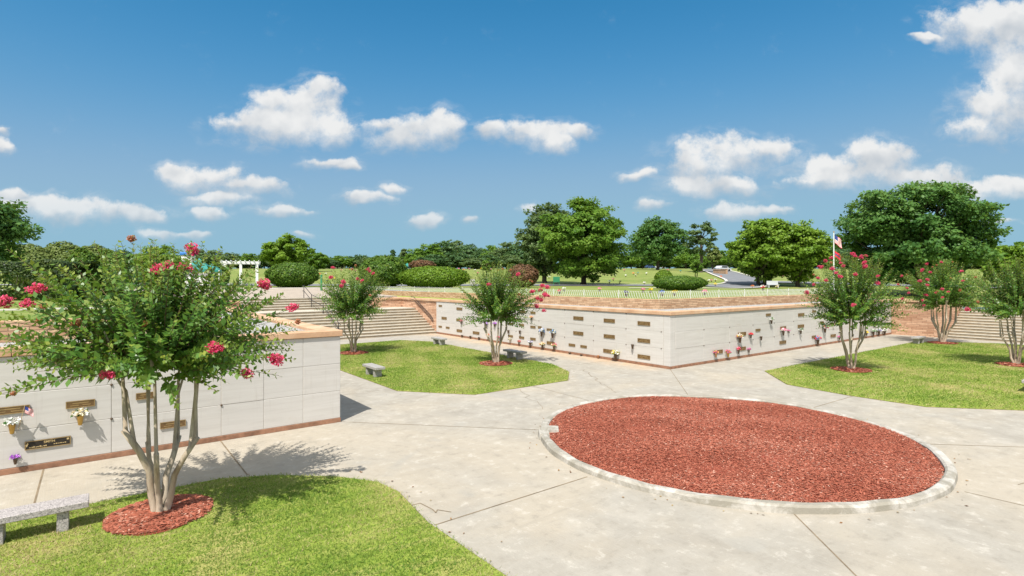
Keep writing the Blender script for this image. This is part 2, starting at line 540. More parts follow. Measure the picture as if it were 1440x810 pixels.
M_STEP = mat('aggregate step', step_fn)
M_NOSE = plain('step edge concrete', (0.48, 0.44, 0.365), 0.85, 0.12, 3)
M_RISER = plain('step riser', (0.34, 0.28, 0.20), 0.9, 0.25, 3)
M_TERRACE = plain('terrace paving', (0.37, 0.31, 0.25), 0.9, 0.15, 1.3)
M_ASPHALT = plain('old asphalt', (0.17, 0.175, 0.185), 0.9, 0.15, 0.6)
M_BRONZE = plain('bronze plaque', (0.17, 0.10, 0.040), 0.5, 0.25, 12, 0.5, 0.25)
M_BRONZERIM = plain('bronze rim', (0.36, 0.25, 0.11), 0.45, 0.2, 12, 0.5, 0.35)
M_BLACKPLQ = plain('dark bronze field', (0.030, 0.024, 0.018), 0.55, 0.3, 20, 0.4, 0.2)
M_GOLD = plain('raised gold lettering', (0.60, 0.45, 0.22), 0.45, 0.1, 20, 0.5, 0.3)
M_VASE = plain('brown bronze vase', (0.10, 0.065, 0.04), 0.5, 0.25, 10, 0.5, 0.3)
M_GOLDVASE = plain('brass vase', (0.50, 0.31, 0.075), 0.4, 0.2, 10, 0.5, 0.5)
M_COPPER = plain('copper vase', (0.42, 0.20, 0.09), 0.5, 0.2, 10, 0.5, 0.3)
M_PALEVASE = plain('pale stone vase', (0.45, 0.38, 0.30), 0.7, 0.2, 10)
M_IRON = plain('dark iron rail', (0.035, 0.030, 0.032), 0.5, 0.2, 8, 0.5, 0.3)
M_WIRE = plain('white wire', (0.66, 0.67, 0.66), 0.5, 0.05, 8)
M_GREEN = plain('green painted metal', (0.03, 0.20, 0.09), 0.5, 0.1, 4)
M_TEAL = plain('teal canvas', (0.025, 0.22, 0.19), 0.7, 0.08, 1)
M_BLUE = plain('blue panel', (0.05, 0.20, 0.55), 0.5, 0.08, 1)
M_WOOD = plain('stick wood', (0.45, 0.33, 0.18), 0.7, 0.2, 10)
M_FRED = plain('flag red', (0.62, 0.03, 0.05), 0.8, 0.06)
M_FWHITE = plain('flag white', (0.80, 0.79, 0.77), 0.8, 0.03)
M_FBLUE = plain('flag blue', (0.03, 0.05, 0.22), 0.8, 0.06)
M_GLASS = plain('dark glass', (0.02, 0.025, 0.03), 0.15, 0.1)
M_TYRE = plain('black rubber', (0.02, 0.02, 0.02), 0.9, 0.1)
M_CARBLUE = plain('blue car paint', (0.05, 0.09, 0.20), 0.3, 0.03)
M_CARSILV = plain('silver car paint', (0.50, 0.52, 0.54), 0.3, 0.03)


def granite_fn(t):
    v = objvec(t)
    a = t.n('ShaderNodeTexVoronoi', inp={'Vector': v, 'Scale': 75.0}).outputs['Color']
    n = t.noise(v, 45, 3, 0.7)
    c = t.ramp(a, [(0.1, (0.15, 0.14, 0.14)), (0.35, (0.33, 0.30, 0.295)), (0.8, (0.48, 0.445, 0.435))])
    c = t.mix(t.remap(n, 0.58, 0.66, 0, 0.8), c, (0.12, 0.12, 0.125))
    return prin(t, c, 0.55, n, 0.1, 0.004)


M_GRANITE = mat('speckled pink granite', granite_fn)
M_DGRANITE = plain('grey granite', (0.33, 0.315, 0.30), 0.6, 0.3, 30)
FLOWER = {}
for nm, c in dict(white=(0.82, 0.81, 0.76), cream=(0.80, 0.68, 0.42), pink=(0.80, 0.22, 0.36), magenta=(0.62, 0.05, 0.30), red=(0.66, 0.02, 0.04),
                  yellow=(0.82, 0.62, 0.03), purple=(0.45, 0.13, 0.62), lilac=(0.50, 0.45, 0.75), blue=(0.16, 0.26, 0.62), peach=(0.82, 0.42, 0.22),
                  orange=(0.80, 0.25, 0.06), navy=(0.06, 0.06, 0.14), teal=(0.10, 0.40, 0.42), green=(0.06, 0.17, 0.03)).items():
    FLOWER[nm] = plain('petals ' + nm, c, 0.7, 0.12, 25)


# ------------------------------------------------------------------ mesh helpers
def link(o, parent=None):
    COL.objects.link(o)
    if parent is not None:
        o.parent = parent
    return o


def tag(o, label=None, cat=None, group=None, kind=None):
    if label: o['label'] = label
    if cat: o['category'] = cat
    if group: o['group'] = group
    if kind: o['kind'] = kind
    return o


def empty(name, loc=(0, 0, 0), rz=0.0, label=None, cat=None, group=None):
    o = bpy.data.objects.new(name, None)
    o.empty_display_size = 0.2
    o.location = loc
    o.rotation_euler = (0, 0, rz)
    link(o)
    return tag(o, label, cat, group)


def frame_uv(o):
    o.location = (C0[0], C0[1], 0)
    o.rotation_euler = (0, 0, ANG)
    return o


class MB:
    def __init__(self):
        self.v = []; self.f = []; self.m = []

    def add(self, vs, fs, m=0):
        k = len(self.v)
        self.v.extend([tuple(x) for x in vs])
        self.f.extend([tuple(i + k for i in f) for f in fs])
        self.m.extend([m] * len(fs))
        return self

    def box(self, x0, x1, y0, y1, z0, z1, m=0, b=0.0):
        if b <= 0:
            vs = [(x, y, z) for z in (z0, z1) for y in (y0, y1) for x in (x0, x1)]
            fs = [(0, 2, 3, 1), (4, 5, 7, 6), (0, 1, 5, 4), (2, 6, 7, 3), (0, 4, 6, 2), (1, 3, 7, 5)]
            return self.add(vs, fs, m)
        # chamfered box: 24 verts
        X, Y, Z = (x0, x1), (y0, y1), (z0, z1)
        vs = []; idx = {}
        sg = (1, -1)
        for i in (0, 1):
            for j in (0, 1):
                for k in (0, 1):
                    p = (X[i], Y[j], Z[k]); s = (sg[i] * b, sg[j] * b, sg[k] * b)
                    for ax in range(3):
                        q = [p[a] + (0 if a == ax else s[a]) for a in range(3)]
                        idx[(i, j, k, ax)] = len(vs); vs.append(q)
        fs = []
        for ax in range(3):
            o1, o2 = [a for a in range(3) if a != ax]
            for e in (0, 1):
                cyc = []
                for (a, c) in ((0, 0), (1, 0), (1, 1), (0, 1)):
                    ijk = [0, 0, 0]; ijk[ax] = e; ijk[o1] = a; ijk[o2] = c
                    cyc.append(idx[tuple(ijk) + (ax,)])
                fs.append(tuple(cyc))
        for ax in range(3):        # edges along ax
            o1, o2 = [a for a in range(3) if a != ax]
            for a in (0, 1):
                for c in (0, 1):
                    l = [0, 0, 0]; l[o1] = a; l[o2] = c
                    h = list(l); h[ax] = 1
                    fs.append((idx[tuple(l) + (o1,)], idx[tuple(h) + (o1,)], idx[tuple(h) + (o2,)], idx[tuple(l) + (o2,)]))
        for i in (0, 1):
            for j in (0, 1):
                for k in (0, 1):
                    fs.append((idx[(i, j, k, 0)], idx[(i, j, k, 1)], idx[(i, j, k, 2)]))
        return self.add(vs, fs, m)

    def tube(self, pts, rad, n=8, m=0, cap=True):
        pts = [Vector(p) for p in pts]
        if not hasattr(rad, '__len__'): rad = [rad] * len(pts)
        ref = Vector((0.31, 0.17, 0.93)).normalized()
        vs = []; fs = []
        for i, p in enumerate(pts):
            t = (pts[min(i + 1, len(pts) - 1)] - pts[max(i - 1, 0)])
            if t.length < 1e-9: t = Vector((0, 0, 1))
            t.normalize()
            a = t.cross(ref)
            if a.length < 0.05: a = t.cross(Vector((1, 0, 0)))
            a.normalize(); b = t.cross(a)
            for k in range(n):
                g = 2 * math.pi * k / n
                vs.append(p + (a * math.cos(g) + b * math.sin(g)) * rad[i])
        for i in range(len(pts) - 1):
            for k in range(n):
                k2 = (k + 1) % n
                fs.append((i * n + k, i * n + k2, (i + 1) * n + k2, (i + 1) * n + k))
        if cap and n > 2:
            fs.append(tuple(range(n)))
            fs.append(tuple((len(pts) - 1) * n + k for k in range(n)))
        return self.add(vs, fs, m)

    def lathe(self, prof, n=14, c=(0, 0, 0), m=0):
        vs = []; fs = []
        for (r, z) in prof:
            for k in range(n):
                g = 2 * math.pi * k / n
                vs.append((c[0] + r * math.cos(g), c[1] + r * math.sin(g), c[2] + z))
        for i in range(len(prof) - 1):
            for k in range(n):
                k2 = (k + 1) % n
                fs.append((i * n + k, i * n + k2, (i + 1) * n + k2, (i + 1) * n + k))
        fs.append(tuple(range(n))); fs.append(tuple((len(prof) - 1) * n + k for k in range(n)))
        return self.add(vs, fs, m)

    def prism(self, poly, z0, z1, m=0):
        n = len(poly)
        vs = [(x, y, z0) for x, y in poly] + [(x, y, z1) for x, y in poly]
        fs = [tuple(range(n - 1, -1, -1)), tuple(range(n, 2 * n))]
        fs += [(i, (i + 1) % n, n + (i + 1) % n, n + i) for i in range(n)]
        return self.add(vs, fs, m)

    def build(self, name, mats, parent=None, smooth=False):
        me = bpy.data.meshes.new(name)
        me.from_pydata(self.v, [], self.f)
        for x in (mats if isinstance(mats, (list, tuple)) else [mats]):
            me.materials.append(x)
        if any(self.m):
            me.polygons.foreach_set('material_index', self.m)
        if smooth:
            me.polygons.foreach_set('use_smooth', [True] * len(me.polygons))
        me.update()
        o = bpy.data.objects.new(name, me)
        return link(o, parent)


def fast_mesh(name, verts, nper, mats, tint=None, parent=None):
    """many separate polygons of nper verts each"""
    verts = np.asarray(verts, dtype=np.float32).reshape(-1, 3)
    nv = len(verts); nf = nv // nper
    me = bpy.data.meshes.new(name)
    me.vertices.add(nv)
    me.vertices.foreach_set('co', verts.ravel())
    me.loops.add(nv)
    me.loops.foreach_set('vertex_index', np.arange(nv, dtype=np.int32))
    me.polygons.add(nf)
    me.polygons.foreach_set('loop_start', np.arange(0, nv, nper, dtype=np.int32))
    try:
        me.polygons.foreach_set('loop_total', np.full(nf, nper, dtype=np.int32))
    except Exception:
        pass
    if tint is not None:
        a = me.attributes.new('tint', 'FLOAT', 'POINT')
        a.data.foreach_set('value', np.repeat(np.asarray(tint, dtype=np.float32), nper))
    me.materials.append(mats)
    me.update(calc_edges=True)
    me.validate()
    o = bpy.data.objects.new(name, me)
    return link(o, parent)


def unit(a):
    return a / (np.linalg.norm(a, axis=-1, keepdims=True) + 1e-9)


def leaf_quads(P, ax, side, L, Wd):
    """diamond leaves: base, side, tip, side, with a little upward fold"""
    L = np.asarray(L).reshape(-1, 1); Wd = np.asarray(Wd).reshape(-1, 1)
    nrm = unit(np.cross(ax, side))
    b = P; t = P + ax * L
    m1 = P + ax * L * 0.45 + side * Wd * 0.5 + nrm * Wd * 0.12
    m2 = P + ax * L * 0.45 - side * Wd * 0.5 + nrm * Wd * 0.12
    return np.stack([b, m1, t, m2], axis=1)


def copy_tree(o, parent=None, top=True):
    c = o.copy()
    COL.objects.link(c)
    if parent is not None:
        c.parent = parent
    for ch in list(o.children):
        copy_tree(ch, c, False)
    return c


# ------------------------------------------------------------------ terrain
def grid_lines(breaks, lo, hi):
    xs = set(breaks)
    x = 0.0
    for a, b, s in ((-130, 160, 4.0), (160, 400, 20), (-400, -130, 20), (400, hi, 60), (lo, -400, 60)):
        xs.update(np.arange(a, b + 0.01, s).tolist())
    xs = sorted(xs)
    out = [xs[0]]
    for v in xs[1:]:
        if v - out[-1] < 0.6:
            if v in breaks: out[-1] = v if out[-1] not in breaks else out[-1]
            if v in breaks and out[-1] != v: out.append(v)
        else:
            out.append(v)
    return out


EDGE = HALF + SET
TER_V = 51.0
NE_END = 36.0
us = grid_lines([-60.0, -EDGE, EDGE, NE_END], -1000, 1300)
vs_ = grid_lines([-60.0, -EDGE, EDGE, TER_V, 10.0 - EDGE], -700, 1300)
mb_v, mb_f, ids = [], [], {}
for i, u in enumerate(us):
    for j, v in enumerate(vs_):
        p = W(u, v)
        ids[(i, j)] = len(mb_v)
        mb_v.append((u, v, gz_(p.x, p.y)))
for i in range(len(us) - 1):
    for j in range(len(vs_) - 1):
        u = (us[i] + us[i + 1]) / 2; v = (vs_[j] + vs_[j + 1]) / 2
        if abs(u) < EDGE and -60 < v < TER_V: continue
        if -60 < u < NE_END and abs(v) < EDGE: continue
        if -60 < u < NE_END and -60 < v < 0: continue
        mb_f.append((ids[(i, j)], ids[(i + 1, j)], ids[(i + 1, j + 1)], ids[(i, j + 1)]))
me = bpy.data.meshes.new('terrain')
me.from_pydata(mb_v, [], mb_f)
me.materials.append(M_FIELD)
me.polygons.foreach_set('use_smooth', [True] * len(me.polygons))
terrain = frame_uv(link(bpy.data.objects.new('terrain', me)))
tag(terrain, kind='structure')

# plaza floor
plaza = MB().box(-45, NE_END, -45, STAIR_V + 8, -0.25, 0.0).build('plaza', M_CONC)
tag(frame_uv(plaza), kind='structure')
plaza_edge = MB().box(-60, 60, -60, 60, -0.6, -0.3).build('ground', M_FIELD)
tag(frame_uv(plaza_edge), kind='structure')

# paving joints and cracks: thin dark strips laid on the paving
jm = MB()


def strip(pts, wd=0.022, z=0.004):
    for a, b in zip(pts[:-1], pts[1:]):
        a = np.array(a, float); b = np.array(b, float)
        d = (b - a) / np.linalg.norm(b - a); n = np.array([-d[1], d[0]]) * wd / 2
        jm.add([(*(a - n), z), (*(b - n), z), (*(b + n), z), (*(a + n), z)], [(0, 1, 2, 3)])


for s in (1, -1):
    strip([(4.5 * s - .3, 0.2), (7.25 * s + (-0.9 if s < 0 else 0), 0.15)], 0.026)
    strip([(0.0, 4.5 * s + .1), (0.1, 7.75 * s)], 0.018)
    strip([(3.1 * s - .25, 3.2), (7.1 * s, 7.1)], 0.022)
    strip([(3.1 * s - .25, -3.0), (7.1 * s, -7.1)], 0.022)
strip([(-9.95, 4.25), (-9.95, 7.1)], 0.03)
strip([(-13.1, 4.25), (-13.1, 7.1)], 0.03)
for u in (10.0, 13.2, 16.4, 19.6, 22.8, 26.0, 29.2):
    strip([(u, 4.5), (u, 7.1)], 0.014)
for v in (10.4, 13.6, 16.8, 20.0, 23.2):
    strip([(4.15, v), (7.1, v)], 0.014)
    strip([(-7.1, v), (-4.15, v)], 0.014)


LAWN_NW = [(-4.1, 9.9), (-2.35, 7.8), (1.85, 7.82), (3.2, 9.2), (4.0, 11.1), (4.15, 22.4), (3.0, 24.3), (-3.0, 24.3), (-4.1, 22.6)]
LAWN_NE = [(9.8, 4.4), (7.6, 2.42), (7.3, 0.3), (7.35, -1.8), (9.1, -3.7), (10.5, -4.3), (29.5, -4.3), (30.6, -1.0), (30.4, 1.2), (29.1, 3.1), (27.3, 4.35)]
LAWN_SW = [(-30, 4.2), (-30, -4.2), (-9.6, -4.2), (-8.15, -2.2), (-8.2, 0.3), (-8.02, 1.7), (-8.12, 2.35), (-8.6, 3.05), (-9.5, 3.85), (-10.4, 4.3), (-11.5, 4.32)]


LAWN_NW_, LAWN_NE_, LAWN_SW_ = LAWN_NW, LAWN_NE, LAWN_SW


def crack(a, b, seed, wd=0.012):
    r = random.Random(seed)
    pts = [a]
    for k in range(1, 9):
        t = k / 9
        pts.append((a[0] + (b[0] - a[0]) * t + r.uniform(-.12, .12), a[1] + (b[1] - a[1]) * t + r.uniform(-.12, .12)))
    pts.append(b)
    strip(pts, wd, 0.0055)


crack((4.1, 9.2), (2.6, 7.0), 1, 0.02)
crack((2.6, 7.0), (1.6, 5.2), 2, 0.014)
crack((-0.6, 7.6), (-1.9, 4.9), 3)
crack((-8.3, 1.4), (-7.7, 0.4), 4, 0.02)
crack((1.2, -4.9), (4.0, -6.2), 5, 0.015)
for poly in (LAWN_NW_, LAWN_NE_, LAWN_SW_):
    strip(poly + poly[:1], 0.055, 0.003)
joints = tag(frame_uv(jm.build('paving_joints', M_JOINT)), kind='structure')

# lawns sunk in the paving
def in_poly(p, poly):
    x, y = p[:, 0], p[:, 1]
    c = np.zeros(len(p), bool)
    n = len(poly)
    for i in range(n):
        x0, y0 = poly[i]; x1, y1 = poly[(i + 1) % n]
        if y0 == y1: continue
        k = ((y0 > y) != (y1 > y)) & (x < (x1 - x0) * (y - y0) / (y1 - y0) + x0)
        c ^= k
    return c


def lawn(poly, nblades, hgt, wid, seed, bounds=None, keep_out=()):
    o = MB().prism(poly, -0.1, 0.022).build('lawn', M_LAWN)
    tag(frame_uv(o), kind='structure')
    rg = np.random.default_rng(seed)
    a = np.array(poly)
    lo, hi = (a.min(0) - .05, a.max(0) + .05) if bounds is None else (np.array(bounds[0]), np.array(bounds[1]))
    p = lo + rg.random((int(nblades * 1.5), 2)) * (hi - lo)
    c = np.mean(a, axis=0)
    pin = p + (c - p) / np.linalg.norm(c - p, axis=1, keepdims=True) * rg.normal(0.0, 0.045, (len(p), 1))
    p = p[in_poly(pin, poly)][:nblades]
    for (ku, kv, kr) in keep_out:
        p = p[((p[:, 0] - ku) ** 2 + (p[:, 1] - kv) ** 2) > (kr * (1 + 0.08 * rg.standard_normal(len(p)))) ** 2]
    n = len(p)
    patch = np.sin(p[:, 0] * 1.7 + 2 * np.sin(p[:, 1] * .9)) * np.sin(p[:, 1] * 1.3 + 1.5 * np.sin(p[:, 0] * 0.8)) + .6 * np.sin(p[:, 0] * 4.1 + p[:, 1] * 3.3) * np.sin(p[:, 1] * 5.2)
    ang = rg.random(n) * 6.283
    lean = rg.normal(0, .9, (n, 2))
    h = hgt * (0.6 + 0.8 * rg.random(n)) * (1 - 0.12 * patch)
    base = np.column_stack([p, np.full(n, 0.02)])
    sd = np.column_stack([np.cos(ang), np.sin(ang), np.zeros(n)]) * (wid * (0.6 + .8 * rg.random(n)))[:, None] / 2
    tip = base + np.column_stack([lean[:, 0] * h, lean[:, 1] * h, h])
    broad = np.sin(p[:, 0] * .9 + 1.3 * np.sin(p[:, 1] * .55 + 1)) * np.sin(p[:, 1] * .7 + np.sin(p[:, 0] * .5)) + .7 * np.sin(p[:, 0] * 2.3 - p[:, 1] * 1.9 + 2 * np.sin(p[:, 0]))
    tint = np.clip(0.46 + 0.15 * patch + .20 * broad + rg.normal(0, .2, n) + (rg.random(n) > 0.90) * .4, 0, 1)
    g = fast_mesh('grass', np.stack([base - sd, base + sd, tip], 1), 3, M_BLADE, tint)
    tag(frame_uv(g), kind='stuff')


TREES = dict(A=(-11.46, 3.12), B=(-1.66, 20.18), C=(2.07, 12.78), D=(12.87, 2.31), E=(28.06, 3.12), F=(20.18, -1.59))
lawn(LAWN_SW, 170000, 0.032, 0.012, 1, ((-16.5, -4.25), (-7.9, 4.45)), [(*TREES['A'], 0.72)])
lawn(LAWN_NW, 115000, 0.036, 0.021, 2, None, [(*TREES['B'], 0.8), (*TREES['C'], 0.78)])
lawn(LAWN_NE, 130000, 0.036, 0.021, 3, None, [(*TREES['D'], 0.8), (*TREES['E'], 0.8), (*TREES['F'], 0.8)])


def chips(n, inside, z0, dome, size, seed, cxy=(0, 0), hump=False):
    rg = np.random.default_rng(seed)
    a = rg.random(n) * 6.283
    r = inside * np.sqrt(rg.random(n))
    x, y = cxy[0] + r * np.cos(a), cxy[1] + r * np.sin(a)
    z = z0 + dome * (1 - (r / inside) ** 2) + rg.random(n) * 0.012 + 0.004
    if hump:
        z = z + .018 * np.sin(3 * a + 2.2 * r) * np.minimum(1, r) + .012 * np.sin(7 * a - 3 * r) * np.minimum(1, r / 2)
    P = np.column_stack([x, y, z])
    b = rg.random(n) * 6.283
    ax = unit(np.column_stack([np.cos(b), np.sin(b), rg.normal(0, .16, n)]))
    sd = unit(np.cross(ax, unit(np.column_stack([rg.normal(0, .2, n), rg.normal(0, .2, n), np.ones(n)]))))
    L = size * (0.5 + 1.2 * rg.random(n)); wd = L * (0.2 + .25 * rg.random(n))
    A = ax * L[:, None] / 2; B = sd * wd[:, None] / 2
    q = np.stack([P - A - B, P + A - B, P + A + B, P - A + B], 1)
    patch = np.sin(x * 1.3 + 1.1 * np.sin(y)) * np.sin(y * 1.1 + x * .4)
    t = np.clip(rg.normal(.50, .20, n) + .13 * patch + (rg.random(n) > .97) * .45, 0, 1)
    return q, t


# dry leaves and stray chips blown over the paving
rg_ = np.random.default_rng(77)
lp = []
for poly, n_ in ((LAWN_NW, 40), (LAWN_NE, 45), (LAWN_SW, 60)):
    pa = np.array(poly)
    for k in range(n_):
        i = rg_.integers(0, len(pa)); t_ = rg_.random()
        q0 = pa[i] + (pa[(i + 1) % len(pa)] - pa[i]) * t_
        lp.append(q0 + rg_.normal(0, .28, 2))
for k in range(70):
    g_ = rg_.random() * 6.283; r_ = 4.42 + abs(rg_.normal(0, .22))
    lp.append(np.array([-.30 + r_ * math.cos(g_), .16 + r_ * math.sin(g_)]))
lp = np.array(lp); nl = len(lp)
lp = lp[(np.abs(lp[:, 0] + 14) > 2.2) | (lp[:, 1] < 4)]
nl = len(lp)
P_ = np.column_stack([lp, np.full(nl, .03)])
a_ = rg_.random(nl) * 6.283
ax_ = np.column_stack([np.cos(a_), np.sin(a_), rg_.normal(0, .12, nl)]); sd_ = np.column_stack([-np.sin(a_), np.cos(a_), rg_.normal(0, .2, nl)])
L_ = .03 + .035 * rg_.random(nl)
M_LITTER = mat('dry leaf litter', lambda t: prin(t, t.ramp(attr(t), [(0, (0.10, 0.05, 0.025)), (0.5, (0.24, 0.12, 0.05)), (1, (0.36, 0.26, 0.10))]), 0.9, spec=0.1))
P_[:, 2] = .012
tag(frame_uv(fast_mesh('leaf_litter', leaf_quads(P_, ax_, sd_, L_, L_ * .6), 4, M_LITTER, rg_.random(nl))), kind='stuff')

# central planting bed
bed = empty('mulch_bed', (5.06, 13.16, 0), ANG, 'large round bed of red mulch inside a worn white kerb ring', 'planting bed')
RO, RI, KH = 4.40, 4.20, 0.125
km = MB()
N = 120
gap0, gap1 = None, None
segs = []
for i in range(N):
    g0, g1 = 2 * math.pi * i / N, 2 * math.pi * (i + 1) / N
    def ring(g, i=i):
        wob = 0.012 * math.sin(g * 7) + 0.008 * math.sin(g * 23)
        zt = KH + 0.012 * math.sin(g * 5 + 1) + 0.006 * math.sin(g * 31)
        ro, ri = RO + wob, RI + wob * .5 + .012 * math.sin(g * 13)
        return [(ro * math.cos(g), ro * math.sin(g), 0.0), ((ro - .01) * math.cos(g), (ro - .01) * math.sin(g), zt - .035), ((ro - .05) * math.cos(g), (ro - .05) * math.sin(g), zt),
                ((ri + .04) * math.cos(g), (ri + .04) * math.sin(g), zt), (ri * math.cos(g), ri * math.sin(g), zt - .03), (ri * math.cos(g), ri * math.sin(g), 0.0)]
    a, b = ring(g0), ring(g1)
    km.add(a + b, [(k, 6 + k, 7 + k, k + 1) for k in range(5)])
# a shifted, broken block on the west side
ga = math.atan2(3.0, -3.45)
for (dg, r0, r1, zt) in ((0.0, RI - .30, RO - .02, .145), (0.085, RI - .05, RO + .03, .138)):
    g = ga + dg
    c_, s_ = math.cos(g), math.sin(g)
    def q(r, t, z): return (r * c_ - t * s_, r * s_ + t * c_, z)
    km.add([q(r0, -.2, 0), q(r1, -.2, 0), q(r1, .2, 0), q(r0, .2, 0), q(r0 + .03, -.18, zt), q(r1 - .02, -.19, zt + .01), q(r1 - .02, .18, zt), q(r0 + .03, .17, zt - .01)],
           [(0, 1, 5, 4), (1, 2, 6, 5), (2, 3, 7, 6), (3, 0, 4, 7), (4, 5, 6, 7)])
km.build('kerb', M_KERB, bed)
mm = MB()
rings = [0, .8, 1.6, 2.4, 3.2, 3.8, 4.17]
mvs = [(0, 0, 0.185)]; mfs = []
for r in rings[1:]:
    for k in range(64):
        g = 2 * math.pi * k / 64
        z = 0.075 + 0.11 * (1 - (r / 4.17) ** 2) + .018 * math.sin(3 * g + 2.2 * r) * min(1, r) + .012 * math.sin(7 * g - 3 * r) * min(1, r / 2)
        mvs.append((r * math.cos(g), r * math.sin(g), z))
for k in range(64): mfs.append((0, 1 + k, 1 + (k + 1) % 64))
for i in range(len(rings) - 2):
    for k in range(64):
        a = 1 + i * 64 + k; b = 1 + i * 64 + (k + 1) % 64
        mfs.append((a, a + 64, b + 64, b))
mul = mm.add(mvs, mfs).build('mulch', M_MULCH, bed, True)
q_, t_ = chips(150000, 4.19, 0.078, 0.11, 0.034, 5, hump=True)
ch = fast_mesh('mulch_chips', q_, 4, M_CHIP, t_, bed)
ch['kind'] = 'stuff'


# ------------------------------------------------------------------ mausoleum blocks
def wall_pt(px, py, which):
    r = np.array([(px - CX) / F, 1.0])
    n = Uv if which == 'L' else Vv
    t = (float(C0 @ n) + HALF) / float(r @ n)
    P = r * t - C0
    return float(P @ (Vv if which == 'L' else Uv)), EYE - (py - HY) / F * t


ROWS = [0.115, 0.835, 1.555, WALL_TOP]


def crypt(root, plane, a0, a1, z0, z1, sgn=1):
    """one marble front on plane 'u' (x = 0, along y) or 'v' (y = 0, along x)"""
    g = 0.0035
    m = MB()
    dz = 0.004 * random.uniform(-1, 1)
    if plane == 'u': m.box(-0.035 * sgn + dz, 0.02 * sgn + dz, a0 + g, a1 - g, z0 + g, z1 - g, 0, 0.006) if sgn > 0 else m.box(-0.02 + dz, 0.035 + dz, a0 + g, a1 - g, z0 + g, z1 - g, 0, 0.006)
    else: m.box(a0 + g, a1 - g, -0.035 + dz, 0.02 + dz, z0 + g, z1 - g, 0, 0.006)
    return m.build('crypt_front', M_MARBLE, root)


def coping_run(m, plane, a0, a1, z0, z1, depth=0.42, over=0.05, seg=1.6):
    n = max(1, round(abs(a1 - a0) / seg))
    for k in range(n):
        s, e = a0 + (a1 - a0) * k / n, a0 + (a1 - a0) * (k + 1) / n
        s, e = min(s, e) + .003, max(s, e) - .003
        if plane == 'v': m.box(s, e, -0.035 - over, depth, z0, z1, 0, 0.012)
        elif plane == 'u': m.box(-0.035 - over, depth, s, e, z0, z1, 0, 0.012)
        else: m.box(-depth, 0.035 + over, s, e, z0, z1, 0, 0.012)


def plaque(root, plane, a, z, wd, h=None, smith=False):
    h = h or min(0.17, max(0.11, wd * 0.27))
    m = MB()
    e = 0.014
    m.box(-wd / 2, wd / 2, -0.016, 0, -h / 2, h / 2, 0, 0.003)
    for (x0, x1, z0, z1) in ((-wd / 2, wd / 2, h / 2 - e, h / 2), (-wd / 2, wd / 2, -h / 2, -h / 2 + e), (-wd / 2, -wd / 2 + e, -h / 2 + e, h / 2 - e), (wd / 2 - e, wd / 2, -h / 2 + e, h / 2 - e)):
        m.box(x0, x1, -0.022, -0.0165, z0, z1, 1)
    if not smith:
        m.box(-wd * .28, wd * .28, -0.019, -0.0165, h * .1, h * .22, 1)
        m.box(-wd * .36, -wd * .06, -0.019, -0.0165, -h * .2, -h * .1, 1)
        m.box(wd * .06, wd * .36, -0.019, -0.0165, -h * .2, -h * .1, 1)
    o = m.build('plaque', [M_BLACKPLQ if smith else M_BRONZE, M_BRONZERIM], root)
    if plane == 'v': o.location = (a, -0.042, z)
    else:
        o.location = (-0.042, a, z); o.rotation_euler = (0, 0, -math.pi / 2)
    return o


def rosettes(root, plane, pts):
    for (a, z) in pts:
        m = MB().lathe([(0.024, 0), (0.024, 0.012), (0.014, 0.022), (0.0, 0.024)], 10)
        o = m.build('rosette', M_VASE, root)
        if plane == 'v': o.location = (a, -0.038, z); o.rotation_euler = (R(90), 0, 0)
        else: o.location = (-0.038, a, z); o.rotation_euler = (0, R(-90), 0)


# main block: corner at (HALF, HALF)
LEN_L, LEN_R = 19.9, 25.1
main = empty('mausoleum', W(HALF, HALF), ANG, 'long white marble crypt block, its corner facing the round mulch bed', 'mausoleum')
core = MB()
core.box(-0.026, 2.4, -0.026, 2.4, 0.0, 2.275)
core.box(-0.026, 2.4, 2.4, LEN_L - .005, 0.0, 2.275)
core.box(2.4, LEN_R - .005, -0.026, 2.4, 0.0, 2.275).box(LEN_R - .005, NE_END - HALF, 0.02, 2.4, 0.0, 2.275)
core.build('wall_core', M_GAP, main)
lj = [0.32] + [0.32 + 2.06 * k for k in range(1, 10)]
lj[-1] = LEN_L - 0.0
lj = [x for x in lj if x < LEN_L - .4] + [LEN_L]
for a, b in zip(lj[:-1], lj[1:]):
    for z0, z1 in zip(ROWS[:-1], ROWS[1:]): crypt(main, 'u', a, b, z0, z1)
rj = [0.32] + [0.32 + 2.1 * k for k in range(1, 12)] + [LEN_R]
for a, b in zip(rj[:-1], rj[1:]):
    for z0, z1 in zip(ROWS[:-1], ROWS[1:]): crypt(main, 'v', a, b, z0, z1)
MB().box(-0.035, 0.31, -0.035, 0.31, ROWS[0], WALL_TOP, 0, 0.006).build('corner_pier', M_MARBLE, main)
bm_ = MB().box(-0.055, 0.3, -0.055, LEN_L, 0, 0.112, 0, .006).box(0.303, LEN_R, -0.055, 0.25, 0, 0.112, 0, .006)
bm_.build('plinth', M_BASE, main)
cm = MB()
coping_run(cm, 'u', 0.42, LEN_L + 7.2, 2.285, CAP_TOP)
coping_run(cm, 'v', -0.085, NE_END - HALF, 2.285, CAP_TOP)
cm.build('coping', M_COPING, main)
MB().box(0.425, SET - .31, 0.425, 14.2, 2.30, 2.36).box(SET - .31, NE_END - HALF, 0.425, SET - .31, 2.30, 2.359).build('gravel_roof', M_GRAVEL, main)
MB().box(0.425, SET - .31, 14.203, LEN_L + 24, 2.30, 2.41).build('turf_roof', M_LAWN, main)
pm = MB().box(SET - .3, SET, SET - .3, TER_V - HALF, 2.2, 2.84, 0, .01).box(SET + .003, NE_END - HALF, SET - .3, SET, 2.2, 2.84, 0, .01)
pm.build('parapet', M_BRICK, main)
